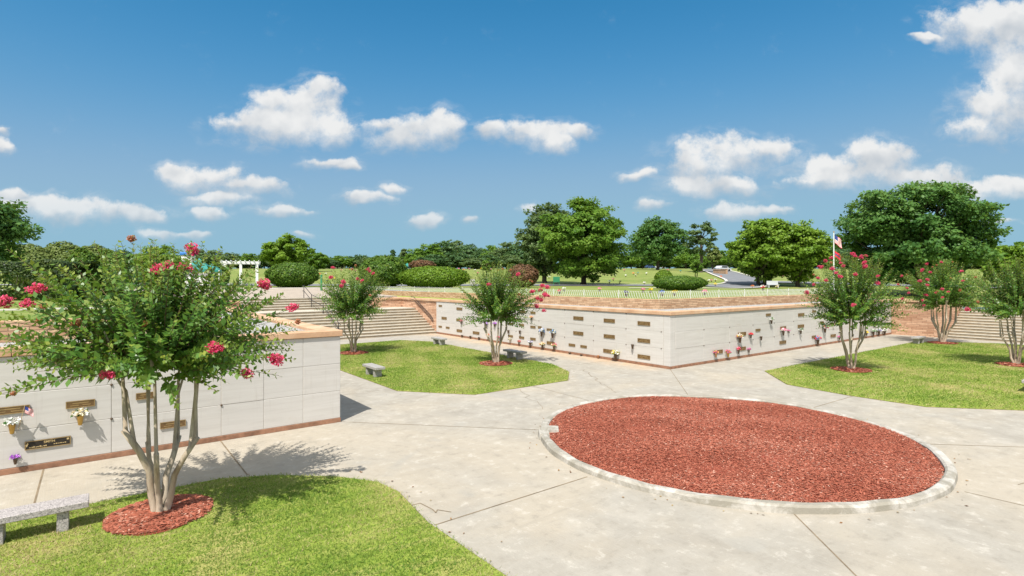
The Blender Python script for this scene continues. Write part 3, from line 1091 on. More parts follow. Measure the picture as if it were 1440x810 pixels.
rosettes(main, 'u', [(a, z) for a in lj[1:6] for z in (ROWS[1], ROWS[2], WALL_TOP - .03)] + [(0.42, ROWS[1]), (.42, ROWS[2])])
rosettes(main, 'v', [(a, z) for a in rj[1:6] for z in (ROWS[1], ROWS[2])])
PL = [(814.3, 447.4, 14), (857.8, 450.8, 15.5), (906.4, 454.7, 17.5), (814.2, 468.5, 14), (857.8, 473, 15.5), (906.4, 478.9, 17.5), (805.3, 485, 9), (821.7, 487.2, 9), (856.4, 493.6, 14),
      (906.4, 501.7, 17.5), (750.4, 439.7, 7), (750.4, 459.6, 7), (773.3, 463.3, 7), (760, 460, 5), (750.4, 476.5, 7.5), (775.4, 482.4, 11), (620.1, 430, 4.5), (646.9, 434.2, 8), (625.4, 447.4, 7),
      (646.2, 449.8, 7), (620, 459.2, 4.5), (630.4, 460.7, 5), (646.9, 465, 7.5), (670.4, 468, 9), (719.3, 455.2, 6.5), (734.5, 456.9, 6.5), (718.9, 472.5, 6.5), (734.5, 474.5, 7), (736, 438.5, 7)]
for (x, y, wd) in PL:
    a, z = wall_pt(x, y, 'L'); a0, _ = wall_pt(x - wd / 2, y, 'L'); a1, _ = wall_pt(x + wd / 2, y, 'L')
    plaque(main, 'u', a - HALF, z, abs(a1 - a0))
PR = [(1042.2, 469.4, 11), (1064.6, 464, 6.5), (1079.2, 442.5, 6.5), (1100, 461, 8), (1125.4, 442.5, 8.5), (1125, 458.5, 8.5), (1008.9, 494.5, 12), (1041.8, 490.2, 11), (1099.5, 481.2, 9),
      (1143.5, 437.7, 5), (1154.3, 453.3, 5), (1170.4, 455.6, 6.5), (1143.2, 473.4, 5.5), (1170.4, 471.9, 7), (1242, 447.2, 5.5), (1242, 461.7, 5.5)]
for (x, y, wd) in PR:
    a, z = wall_pt(x, y, 'R'); a0, _ = wall_pt(x - wd / 2, y, 'R'); a1, _ = wall_pt(x + wd / 2, y, 'R')
    plaque(main, 'v', a - HALF, z, abs(a1 - a0))

# west block: corner at (-HALF, HALF), front runs to -u
west = empty('mausoleum', W(-HALF, HALF), ANG, 'near white marble crypt block behind the foreground crepe myrtle, its blank end by the path', 'mausoleum')
WL = 26.0
MB().box(-WL, 0.026, -0.026, 2.4, 0, 2.275).box(-2.4, 0.026, 2.4, LEN_L - .005, 0, 2.275).build('wall_core', M_GAP, west)
wj = [0, -0.93, -1.87, -2.80, -4.88, -6.96, -9.05, -11.1, -13.2, -15.3, -17.4, -19.5, -21.6, -23.7, -WL]
for a, b in zip(wj[1:], wj[:-1]):
    for z0, z1 in zip(ROWS[:-1], ROWS[1:]): crypt(west, 'v', a, b if b != 0 else 0.035, z0, z1)
for a, b in zip([0.02] + lj[1:-1], lj[1:]):
    for z0, z1 in zip(ROWS[:-1], ROWS[1:]): crypt(west, 'u', a, b, z0, z1, -1)
MB().box(-WL, 0.04, -0.055, 0.25, 0, 0.112, 0, .006).box(-.25, 0.04, .253, LEN_L, 0, 0.112, 0, .006).build('plinth', M_BASE, west)
cm = MB()
coping_run(cm, 'v', -WL, 0.085, 2.285, CAP_TOP)
coping_run(cm, 'w', 0.425, LEN_L + 7.2, 2.285, CAP_TOP)
cm.build('coping', M_COPING, west)
MB().box(-WL, -0.425, 0.425, SET - .31, 2.30, 2.355).box(-SET + .31, -.425, SET - .307, LEN_L + 24, 2.30, 2.354).build('gravel_roof', M_GRAVEL, west)
MB().box(-WL - 10, -SET, SET - .3, SET, 2.2, 2.84, 0, .01).box(-SET + .003, -SET + .3, SET - .3, TER_V - HALF, 2.2, 2.84, 0, .01).build('parapet', M_BRICK, west)
rosettes(west, 'v', [(-4.88, ROWS[1]), (-2.80, ROWS[1]), (-6.96, ROWS[1]), (-4.88, ROWS[2]), (-2.80, ROWS[2])])
for (x, y, wd) in ((12, 576.5, 62), (113.4, 567.3, 41), (243, 596, 36), (204, 556, 26)):
    a, z = wall_pt(x, y, 'R'); a0, _ = wall_pt(x - wd / 2, y, 'R'); a1, _ = wall_pt(x + wd / 2, y, 'R')
    plaque(west, 'v', a + HALF, z, abs(a1 - a0), 0.145)
a, z = wall_pt(68, 622, 'R'); a0, _ = wall_pt(36, 622, 'R'); a1, _ = wall_pt(100.5, 622, 'R')
sw = abs(a1 - a0)
sp_ = plaque(west, 'v', a + HALF, z, sw, 0.17, True)
sp_['label'] = 'dark bronze plaque reading SMITH in raised gold letters'


def lettering(txt, size, parent, x, y, z, m):
    cu = bpy.data.curves.new('lettering', 'FONT')
    cu.body = txt; cu.size = size; cu.align_x = 'CENTER'; cu.extrude = 0.002; cu.offset = 0.001
    tmp = bpy.data.objects.new('lettering_source', cu)
    COL.objects.link(tmp)
    dg = bpy.context.evaluated_depsgraph_get()
    me = bpy.data.meshes.new_from_object(tmp.evaluated_get(dg))
    bpy.data.objects.remove(tmp)
    me.materials.clear(); me.materials.append(m)
    o = bpy.data.objects.new('lettering', me)
    link(o, parent)
    o.location = (x, y, z); o.rotation_euler = (R(90), 0, 0)
    return o


lettering('SMITH', 0.062, sp_, 0.02, -0.0185, 0.012, M_GOLD)
em = MB()
for k in range(9):       # worn small lines under the name, and the two corner emblems
    x0 = -sw * .40 + k * .030
    em.box(x0, x0 + .018 + .008 * (k % 2), -.0185, -.0165, -.052, -.040 + .006 * (k % 3))
for k in range(6):
    x0 = sw * .12 + k * .034
    em.box(x0, x0 + .024, -.0185, -.0165, -.036, -.024 + .005 * (k % 2))
em.box(sw * .41, sw * .46, -.0185, -.0165, .02, .055)
em.add([(-sw * .46, -.0185, -.03), (-sw * .42, -.0185, .03), (-sw * .44, -.0185, .06), (-sw * .475, -.0185, .01)], [(0, 1, 2, 3)])
em.build('emblem', M_GOLD, sp_)

# ------------------------------------------------------------------ stairs and terrace (north-west arm)
st = empty('staircase', W(0, STAIR_V), ANG, 'wide pale concrete steps in two flights climbing from the lawn behind the near block', 'steps')
RIS, TRD, NST = 0.17, 0.36, 10
fm = MB(); nm_ = MB(); rm_ = MB()
for k in range(NST):
    z = RIS * (k + 1); v0 = TRD * k
    v1 = TRD * (k + 1) if k < NST - 1 else TRD * k + 2.5
    rm_.box(-HALF + .05, HALF - .01, v0 + .03, v0 + .12, z - RIS, z - .05)
    nm_.box(-HALF + .05, HALF - .01, v0, v0 + .14, z - .05, z, 0, .008)
    fm.box(-HALF + .05, HALF - .01, v0 + .142, v1 + .03, z - RIS, z - .006)
fm.build('treads', M_STEP, st); nm_.build('step_edges', M_NOSE, st); rm_.build('risers', M_RISER, st)
Z1 = RIS * NST
L2 = TRD * (NST - 1) + 2.3
fm = MB(); nm_ = MB(); rm_ = MB()
N2 = 5
r2 = (2.5 - Z1) / N2
for k in range(N2):
    z = Z1 + r2 * (k + 1); v0 = L2 + TRD * k
    rm_.box(-4.6, 4.6, v0 + .03, v0 + .12, z - r2, z - .05)
    nm_.box(-4.6, 4.6, v0, v0 + .14, z - .05, z, 0, .008)
    fm.box(-4.6, 4.6, v0 + .142, v0 + TRD + .03, z - r2, z - .006)
fm.build('treads', M_STEP, st); nm_.build('step_edges', M_NOSE, st); rm_.build('risers', M_RISER, st)
V2 = STAIR_V + L2 + TRD * N2
# paved terrace above, rising gently to a kerb
tv0, tv1 = V2, TER_V
tm = MB()
tm.add([(-EDGE, tv0, 2.494), (HALF + .42, tv0, 2.494), (HALF + .42, tv1, 2.95), (-EDGE, tv1, 2.95), (-EDGE, tv0, 2.2), (HALF + .42, tv0, 2.2)],
       [(0, 1, 2, 3), (4, 5, 1, 0)])
tag(frame_uv(tm.build('terrace', M_TERRACE)), kind='structure')
kb = MB()
kb.box(-EDGE - 20, EDGE, tv1, tv1 + .3, 2.6, 3.06, 0, .02)
tag(frame_uv(kb.build('terrace_kerb', M_PALECONC)), kind='structure')
# ledgestone walls flanking the second flight and the cheek wall
for (s, lab) in ((1, 'pink ledgestone retaining wall at the top right of the wide steps, ending at the white block'), (-1, 'pink ledgestone retaining wall flanking the upper steps on the side of the near block')):
    rw = empty('retaining_wall', W(0, STAIR_V + .01), ANG, lab, 'stone wall')
    m = MB()
    x0, x1 = (4.61, HALF) if s > 0 else (-HALF, -4.61)
    m.box(x0, x1, L2, L2 + .6, 0.5, 2.285)
    x2, x3 = (HALF - .0, HALF + .4) if s > 0 else (-HALF - .4, -HALF)
    m.box(x2, x3, 0.0, L2 + .6, 0.0, 2.285)
    m.build('stone_face', M_LEDGE, rw)
    m = MB()
    n = 3
    for k in range(n):
        a_, b_ = x0 + (x1 - x0) * k / n, x0 + (x1 - x0) * (k + 1) / n
        m.box(a_ + .003, b_ - .003, L2 - .06, L2 + .65, 2.285, CAP_TOP - .01, 0, .012)
    m.build('coping', M_COPING, rw)
# handrail in the middle of the steps, second on the stone wall
hr = empty('handrail', W(0.1, STAIR_V), ANG, 'dark iron pipe handrail down the middle of the wide steps', 'handrail')
zz = lambda v: 0 if v < 0 else min(Z1, RIS * (int(v / TRD) + 1)) if v < L2 else min(2.5, Z1 + r2 * (int((v - L2) / TRD) + 1))
pv = [0.25, TRD * 9.5 - .2, L2 + .2, L2 + TRD * N2 + .2]
for v in pv:
    MB().tube([(0, v, zz(v) - .02), (0, v, zz(v) + .9)], .024, 8).lathe([(.06, 0), (.06, .012)], 10, (0, v, zz(v))).build('post', M_IRON, hr)
for dz in (0.9, 0.5):
    MB().tube([(0, pv[0] - .35, zz(.25) + dz - .1), (0, pv[0], zz(pv[0]) + dz), (0, pv[1], zz(pv[1]) + dz), (0, pv[2], zz(pv[2]) + dz), (0, pv[3], zz(pv[3]) + dz), (0, pv[3] + .3, zz(pv[3]) + dz)], .022, 8).build('rail', M_IRON, hr)
hw = empty('handrail', W(HALF - .07, STAIR_V), ANG, 'sloping double iron handrail fixed to the pink stone wall beside the wide steps', 'handrail')
for dz in (0.92, 0.72):
    MB().tube([(0, .45, .3 + dz - .2), (0, .9, .4 + dz), (0, TRD * 9.5, Z1 + dz - .1), (0, TRD * 9.5 + .5, Z1 + dz - .08)], .022, 8).build('rail', M_IRON, hw)
for v in (.9, 2.2, TRD * 9.5):
    z = .4 + (Z1 - .5) * (v - .9) / (TRD * 9.5 - .9)
    MB().tube([(0, v, z + .7), (.06, v, z + .68)], .012, 6).tube([(0, v, z + .9), (.06, v, z + .88)], .012, 6).build('bracket', M_IRON, hw)

# north-east end: ledgestone wall and steps
ne = empty('retaining_wall', W(STAIR_U, 0), ANG, 'tall pink ledgestone wall between the far end of the white block and the right hand steps', 'stone wall')
MB().box(0, 3.75, 4.0, HALF - .05, 0, 2.30).build('stone_face', M_LEDGE, ne)
m = MB()
for k in range(2):
    m.box(-.06, .36, 4.0 + 1.54 * k + .003, 4.0 + 1.54 * (k + 1) - .003, 2.30, 2.46, 0, .012)
m.build('coping', M_COPING, ne)
MB().box(.363, 3.75, 4.0, HALF - .05, 2.30, 2.40).build('turf_top', M_LAWN, ne)
st2 = empty('staircase', W(STAIR_U, 0), ANG, 'pale weathered steps behind the two right hand crepe myrtles', 'steps')
fm = MB(); nm_ = MB(); rm_ = MB()
for k in range(11):
    z = .165 * (k + 1); v0 = .34 * k
    y0, y1 = -HALF - 3, 3.98
    rm_.box(v0 + .03, v0 + .12, y0, y1, z - .165, z - .045)
    nm_.box(v0, v0 + .13, y0, y1, z - .045, z, 0, .008)
    fm.box(v0 + .132, v0 + .38, y0, y1, z - .165, z - .005)
fm.build('treads', M_STEP, st2); nm_.build('step_edges', M_NOSE, st2); rm_.build('risers', M_RISER, st2)

# ------------------------------------------------------------------ low white wire fence along the parapets
def fence(name, label, p0, segs, matl, hgt=0.40, group=None):
    root = empty(name, W(*p0, 2.84), ANG, label, 'fence', group)
    wire = MB(); rail = MB()
    for (x0, y0, x1, y1) in segs:
        Lg = math.hypot(x1 - x0, y1 - y0); dx, dy = (x1 - x0) / Lg, (y1 - y0) / Lg
        n = int(Lg / 2.5)
        for k in range(n + 1):
            t = Lg * k / n
            MB().box(x0 + dx * t - .013, x0 + dx * t + .013, y0 + dy * t - .013, y0 + dy * t + .013, 0, hgt + .04, 0, .003).build('post', matl, root)
        for zz_ in (hgt - .02,):
            rail.tube([(x0, y0, zz_), (x1, y1, zz_)], .005, 5)
        nb = int(Lg / .16)
        for k in range(nb):
            t = (k + .5) * Lg / nb
            s = 0.065
            wire.tube([(x0 + dx * (t - s), y0 + dy * (t - s), .03), (x0 + dx * (t + s), y0 + dy * (t + s), hgt - .02)], .0095, 4, 0, False)
            wire.tube([(x0 + dx * (t + s), y0 + dy * (t + s), .03), (x0 + dx * (t - s), y0 + dy * (t - s), hgt - .02)], .0045, 4, 0, False)
    rail.build('rail', matl, root)
    wire.build('lattice', matl, root)


fence('wire_fence', 'low white wire fence along the brick parapet above the long crypt block', (EDGE - .15, EDGE - .15),
      [(0, 0, 0, TER_V - EDGE), (0, 0, NE_END - EDGE, 0)], M_WIRE)


# ------------------------------------------------------------------ granite benches
def bench(u, v, along, label, m, length=1.25, legs=.36, mleg=None):
    b = empty('stone_bench', W(u, v, 0.02), ANG + (0 if along == 'u' else math.pi / 2), label, 'bench', 'stone benches on the plaza lawns')
    MB().box(-length / 2, length / 2, -.2, .2, .305, .40, 0, .008).build('seat', m, b)
    for s in (-1, 1):
        MB().box(s * legs - .07, s * legs + .07, -.15, .15, -.03, .305, 0, .006).build('leg', mleg or m, b)


bench(-13.03, 3.42, 'u', 'pale pink speckled granite bench beside the foreground crepe myrtle', M_GRANITE, 1.34, .36)
bench(-3.55, 13.2, 'v', 'grey stone bench in front of the near block corner, on the lawn edge', M_DGRANITE, 1.3)
bench(3.75, 20.8, 'v', 'small dark stone bench near the foot of the wide steps', M_DGRANITE, 1.2)
bench(3.72, 13.5, 'v', 'dark grey stone bench in shade just behind a crepe myrtle', M_DGRANITE, 1.4)
bench(26.8, 3.95, 'u', 'dark stone bench in shade by the far pink stone wall', M_DGRANITE, 1.3)
bench(13.05, -3.25, 'u', 'pale stone bench cut by the right edge of the view', M_GRANITE, 1.3)


# ------------------------------------------------------------------ bouquets on the crypt fronts
def petals(n, r, rg, size, squash=0.75, c=(0, 0, 0)):
    d = unit(rg.normal(size=(n, 3)))
    d[:, 2] = np.abs(d[:, 2]) * 0.9 - 0.25
    d = unit(d)
    P = d * (r * (0.45 + .55 * rg.random(n)))[:, None] * np.array([1, 1, squash]) + np.array(c)
    ax = unit(d + rg.normal(0, .6, (n, 3)))
    sd = unit(np.cross(ax, rg.normal(size=(n, 3))))
    return leaf_quads(P - ax * size * .5, ax, sd, size * (0.7 + .6 * rg.random(n)), size * .62 * (0.7 + .6 * rg.random(n)))


WALLV = {'L': (ANG + math.pi, ), 'R': (ANG - math.pi / 2, )}


def bouquet(px, py, which, colors, label, r=0.13, vase='cone', vm=None, n=70, psize=None, seed=0, low=False, group='flower vases on the crypt fronts'):
    a, z = wall_pt(px, py, which)
    off = 0.05
    loc = W(HALF - off, a, z) if which == 'L' else W(a, HALF - off, z)
    root = empty('flower_vase', loc, ANG + (math.pi if which == 'L' else -math.pi / 2), label, 'flower vase', group)
    rg = np.random.default_rng(1000 + seed)
    vm = vm or M_VASE
    vh = r * 1.35
    top = -r * .28
    vb = max(top - vh, -z + .012) if not low else -z + .012
    prof = [(r * .18, vb), (r * .24, vb + .01), (r * .40, top - .02), (r * .46, top)]
    ox = r * .62 + .01
    MB().lathe(prof, 12, (ox, 0, 0)).box(-.012, ox, -.01, .01, top - .06, top - .04).build('vase', vm, root, True)
    if colors:
        for i, c in enumerate(colors):
            q = petals(n // len(colors), r, rg, psize or r * .5, .78, (ox, 0, 0.0))
            fast_mesh('leaves' if c == 'green' else 'blooms', q, 4, FLOWER[c], None, root)
        if 'green' not in colors:
            fast_mesh('leaves', petals(max(8, n // 5), r * .95, rg, (psize or r * .5) * 1.1, .7, (ox, 0, -.02)), 4, FLOWER['green'], None, root)
    return root


BQ = [
    # near block
    (18, 592, 'R', ['white'], 'brass vase of white blooms below the small flag, on the near block', .135, M_GOLDVASE, 110),
    (113, 579, 'R', ['white', 'cream'], 'brass vase of large white and cream poinsettias, on the near block', .15, M_GOLDVASE, 130),
    (22.5, 641, 'R', ['purple'], 'brown cone vase of purple blooms low on the near block', .085, M_VASE, 60),
    # left face of the long block
    (651, 450.8, 'L', ['pink'], 'pink bouquet on the grey crypt fronts nearest the wide steps', .14, M_VASE, 60),
    (686, 454.4, 'L', ['purple', 'lilac'], 'purple bouquet just left of the crepe myrtle trunks, mid wall', .15, M_VASE, 60),
    (697.8, 454.8, 'L', ['purple'], 'purple bouquet seen between the crepe myrtle trunks', .13, M_VASE, 50),
    (688.3, 470.8, 'L', ['orange', 'red'], 'orange and red bouquet at the wall foot left of the crepe myrtle trunks', .13, M_PALEVASE, 50),
    (702.6, 474, 'L', ['pink', 'red'], 'pink bouquet at the wall foot behind the crepe myrtle trunks', .11, M_PALEVASE, 50),
    (719.6, 476.5, 'L', ['white', 'cream'], 'white bouquet at the wall foot just right of the crepe myrtle trunks', .12, M_PALEVASE, 50),
    (732, 480, 'L', ['red'], 'red bouquet at the wall foot right of the crepe myrtle', .11, M_VASE, 50),
    (748.4, 481, 'L', ['lilac', 'white'], 'pale lilac bouquet at the wall foot, next to the red one', .15, M_VASE, 60),
    (765, 465, 'L', ['blue', 'white'], 'blue and white bouquet left of a matching one, mid wall', .19, M_VASE, 90),
    (780.3, 466.8, 'L', ['blue', 'white', 'green'], 'blue and white bouquet, rightmost of the matching two mid wall', .19, M_VASE, 90),
    (765.7, 483.5, 'L', ['cream', 'peach'], 'cream and peach bouquet standing below the blue and white pair', .16, M_VASE, 70),
    (782, 485, 'L', ['peach', 'pink', 'cream'], 'peach and pink bouquet at the wall foot, beside a cream one', .16, M_VASE, 70),
    (869.2, 496, 'L', ['yellow', 'white'], 'bright yellow and white bouquet on the wall foot, largest there', .20, M_VASE, 110),
    (749.5, 445.6, 'L', ['peach'], 'peach bouquet high on the wall among the overhanging crepe myrtle twigs', .11, M_VASE, 50),
    (724.3, 447.4, 'L', ['red'], 'dark red bouquet high on the wall under the crepe myrtle crown', .12, M_VASE, 50),
    # right face
    (1002.8, 495, 'R', ['magenta', 'yellow', 'pink'], 'magenta and yellow bouquet, leftmost at the foot of the right wall', .14, M_COPPER, 70),
    (1019.8, 494.5, 'R', ['pink', 'orange', 'magenta'], 'pink and orange bouquet, second from the corner at the right wall foot', .15, M_GOLDVASE, 70),
    (1034.7, 490.5, 'R', ['pink', 'red'], 'coral pink bouquet below a white and yellow one on the right wall', .14, M_VASE, 70),
    (1050, 491, 'R', ['magenta'], 'slim magenta bouquet at the right wall foot below the round red one', .10, M_VASE, 50),
    (1036, 473, 'R', ['white', 'yellow', 'pink'], 'white, yellow and pink bouquet mid wall, left of the round red one', .18, M_VASE, 90),
    (1052.4, 469.8, 'R', ['red'], 'round bright red bouquet on the right wall', .12, M_VASE, 70),
    (1081, 449, 'R', ['white', 'green'], 'white and green bouquet, highest on the right wall', .14, M_VASE, 60),
    (1097.2, 464, 'R', ['pink', 'white'], 'pink and white bouquet mid right wall beside a slim dark one', .17, M_VASE, 80),
    (1106.5, 465, 'R', ['magenta'], 'slim dark pink bouquet right of a larger pink and white one', .09, M_VASE, 40),
    (1122.4, 463.5, 'R', ['green', 'white'], 'leafy green bouquet under a plaque on the right wall', .14, M_VASE, 60),
    (1145.5, 476, 'R', ['blue', 'red', 'white'], 'blue, red and white bouquet at the right wall foot', .20, M_VASE, 90),
    (1155.7, 460, 'R', ['red', 'white', 'navy'], 'red and white bouquet mid wall left of the right crepe myrtle trunks', .19, M_VASE, 80),
    (1177, 473.5, 'R', ['magenta'], 'magenta bouquet at the wall foot just left of the right crepe myrtle trunks', .12, M_VASE, 50),
    (1215.2, 467, 'R', ['yellow'], 'yellow bouquet at the wall foot right of the crepe myrtle trunks', .14, M_VASE, 60),
    (1224, 465, 'R', ['white', 'green'], 'white bouquet beside the yellow one at the far wall end', .19, M_VASE, 80),
    (1231.8, 464.6, 'R', ['white', 'lilac'], 'white bouquet in the middle of the three at the far wall end', .19, M_VASE, 80),
    (1240, 464.2, 'R', ['white'], 'white bouquet closest to the pink stone wall', .19, M_VASE, 80),
]
for i, (px, py, wh, cols, lab, r, vm, n) in enumerate(BQ):
    bouquet(px, py, wh, cols, lab, r, 'cone', vm, n, None, i)
EV = [(652.3, 470, 'L', M_VASE, 'empty brown vase at the foot of the grey crypt fronts'), (663.9, 471.2, 'L', M_VASE, 'empty brown vase left of a matching one, wall foot under a lone plaque'),
      (676.1, 472.9, 'L', M_VASE, 'empty brown vase at the wall foot, just right of the lone low plaque'), (717.5, 463, 'L', M_VASE, 'empty dark vase mid wall beside the crepe myrtle trunks'),
      (733.8, 463.5, 'L', M_VASE, 'empty dark vase hanging under a plaque right of the crepe myrtle'), (803.9, 494, 'L', M_VASE, 'empty dark vase under the left of two small low plaques'),
      (820.1, 496.6, 'L', M_VASE, 'empty dark vase under the right of two small low plaques'), (844.2, 498, 'L', M_COPPER, 'empty copper vase at the wall foot left of the yellow bouquet'),
      (892.4, 482.6, 'L', M_VASE, 'empty dark vase mid wall near the block corner'), (1066.3, 471.5, 'R', M_VASE, 'empty dark vase on the right wall, right of the round red bouquet')]
for i, (px, py, wh, vm, lab) in enumerate(EV):
    bouquet(px, py, wh, None, lab, .15, 'cone', vm, 0, None, 100 + i, False, 'empty vases on the crypt fronts')


# flags -------------------------------------------------------------
def flag_cloth(name, parent, w_, h_, plane, droop=0.0, wave=0.03, mats=None, striped=True):
    """stripes and canton as real faces; cloth hangs from the pole at x = 0"""
    nx, nz = 16, 13
    m = MB()
    vs = []
    for s in (0, 0.004):
        for j in range(nz + 1):
            for i in range(nx + 1):
                fx = i / nx
                x = w_ * fx * (1 - .35 * droop); z = -h_ * j / nz - droop * w_ * fx * .75
                y = wave * math.sin(fx * 7 + j * .25) * fx + s
                vs.append((x, y, z))
    fs = []; ms = []
    st_ = (nx + 1) * (nz + 1)
    for s in (0, 1):
        for j in range(nz):
            for i in range(nx):
                a_ = s * st_ + j * (nx + 1) + i
                fs.append((a_, a_ + 1, a_ + nx + 2, a_ + nx + 1))
                ms.append((2 if (i < 7 and j < 7) else (0 if j % 2 == 0 else 1)) if striped else (1 if (4 < j < 8) else 0))
    k = len(m.v); m.v = vs; m.f = fs; m.m = ms
    return m.build(name, mats or [M_FRED, M_FWHITE, M_FBLUE], parent)


a, z = wall_pt(27, 601, 'R')
sf = empty('small_flag', W(a, HALF - .10, z), ANG, 'small American flag on a stick above the brass vase of white blooms', 'flag')
MB().tube([(0, -.05, 0), (.10, -.10, .46)], .006, 6).build('stick', M_WOOD, sf)
fc = flag_cloth('flag_cloth', sf, .17, .13, 'v', 0.75, .015)
fc.location = (.098, -.098, .44)
a, z = wall_pt(1168, 462, 'R')
sf = empty('small_flag', W(a, HALF - .10, z), ANG, 'tiny striped flag on the right wall beside the crepe myrtle trunks', 'flag')
MB().tube([(0, -.02, 0), (.05, -.06, .42)], .006, 6).build('stick', M_WOOD, sf)
fc = flag_cloth('flag_cloth', sf, .22, .15, 'v', 0.6, .015)
fc.location = (.05, -.062, .42)


# ------------------------------------------------------------------ crepe myrtles
def panicle(seed, r=0.1, m=None):
    rg = np.random.default_rng(seed)
    n = 280
    d = unit(rg.normal(size=(n, 3)))
    lob = unit(rg.normal(0, 1, (6, 3))) * r * np.array([.55, .55, .4])
    P = lob[rg.integers(0, 6, n)] + d * (r * .55 * rg.random(n) ** .4)[:, None]
    ax = unit(d + rg.normal(0, .5, (n, 3))); sd = unit(np.cross(ax, rg.normal(size=(n, 3))))
    q = leaf_quads(P, ax, sd, np.full(n, r * .30), np.full(n, r * .32))
    o = fast_mesh('flower_cluster', q, 4, m or M_PINK, np.clip(.45 + P[:, 2] / r * .3 + rg.normal(0, .2, n), 0, 1))
    me_ = o.data
    bpy.data.objects.remove(o)
    return me_


PAN = [panicle(s) for s in range(4)]
PANF = [panicle(s + 10, .09, M_FADED) for s in range(2)]


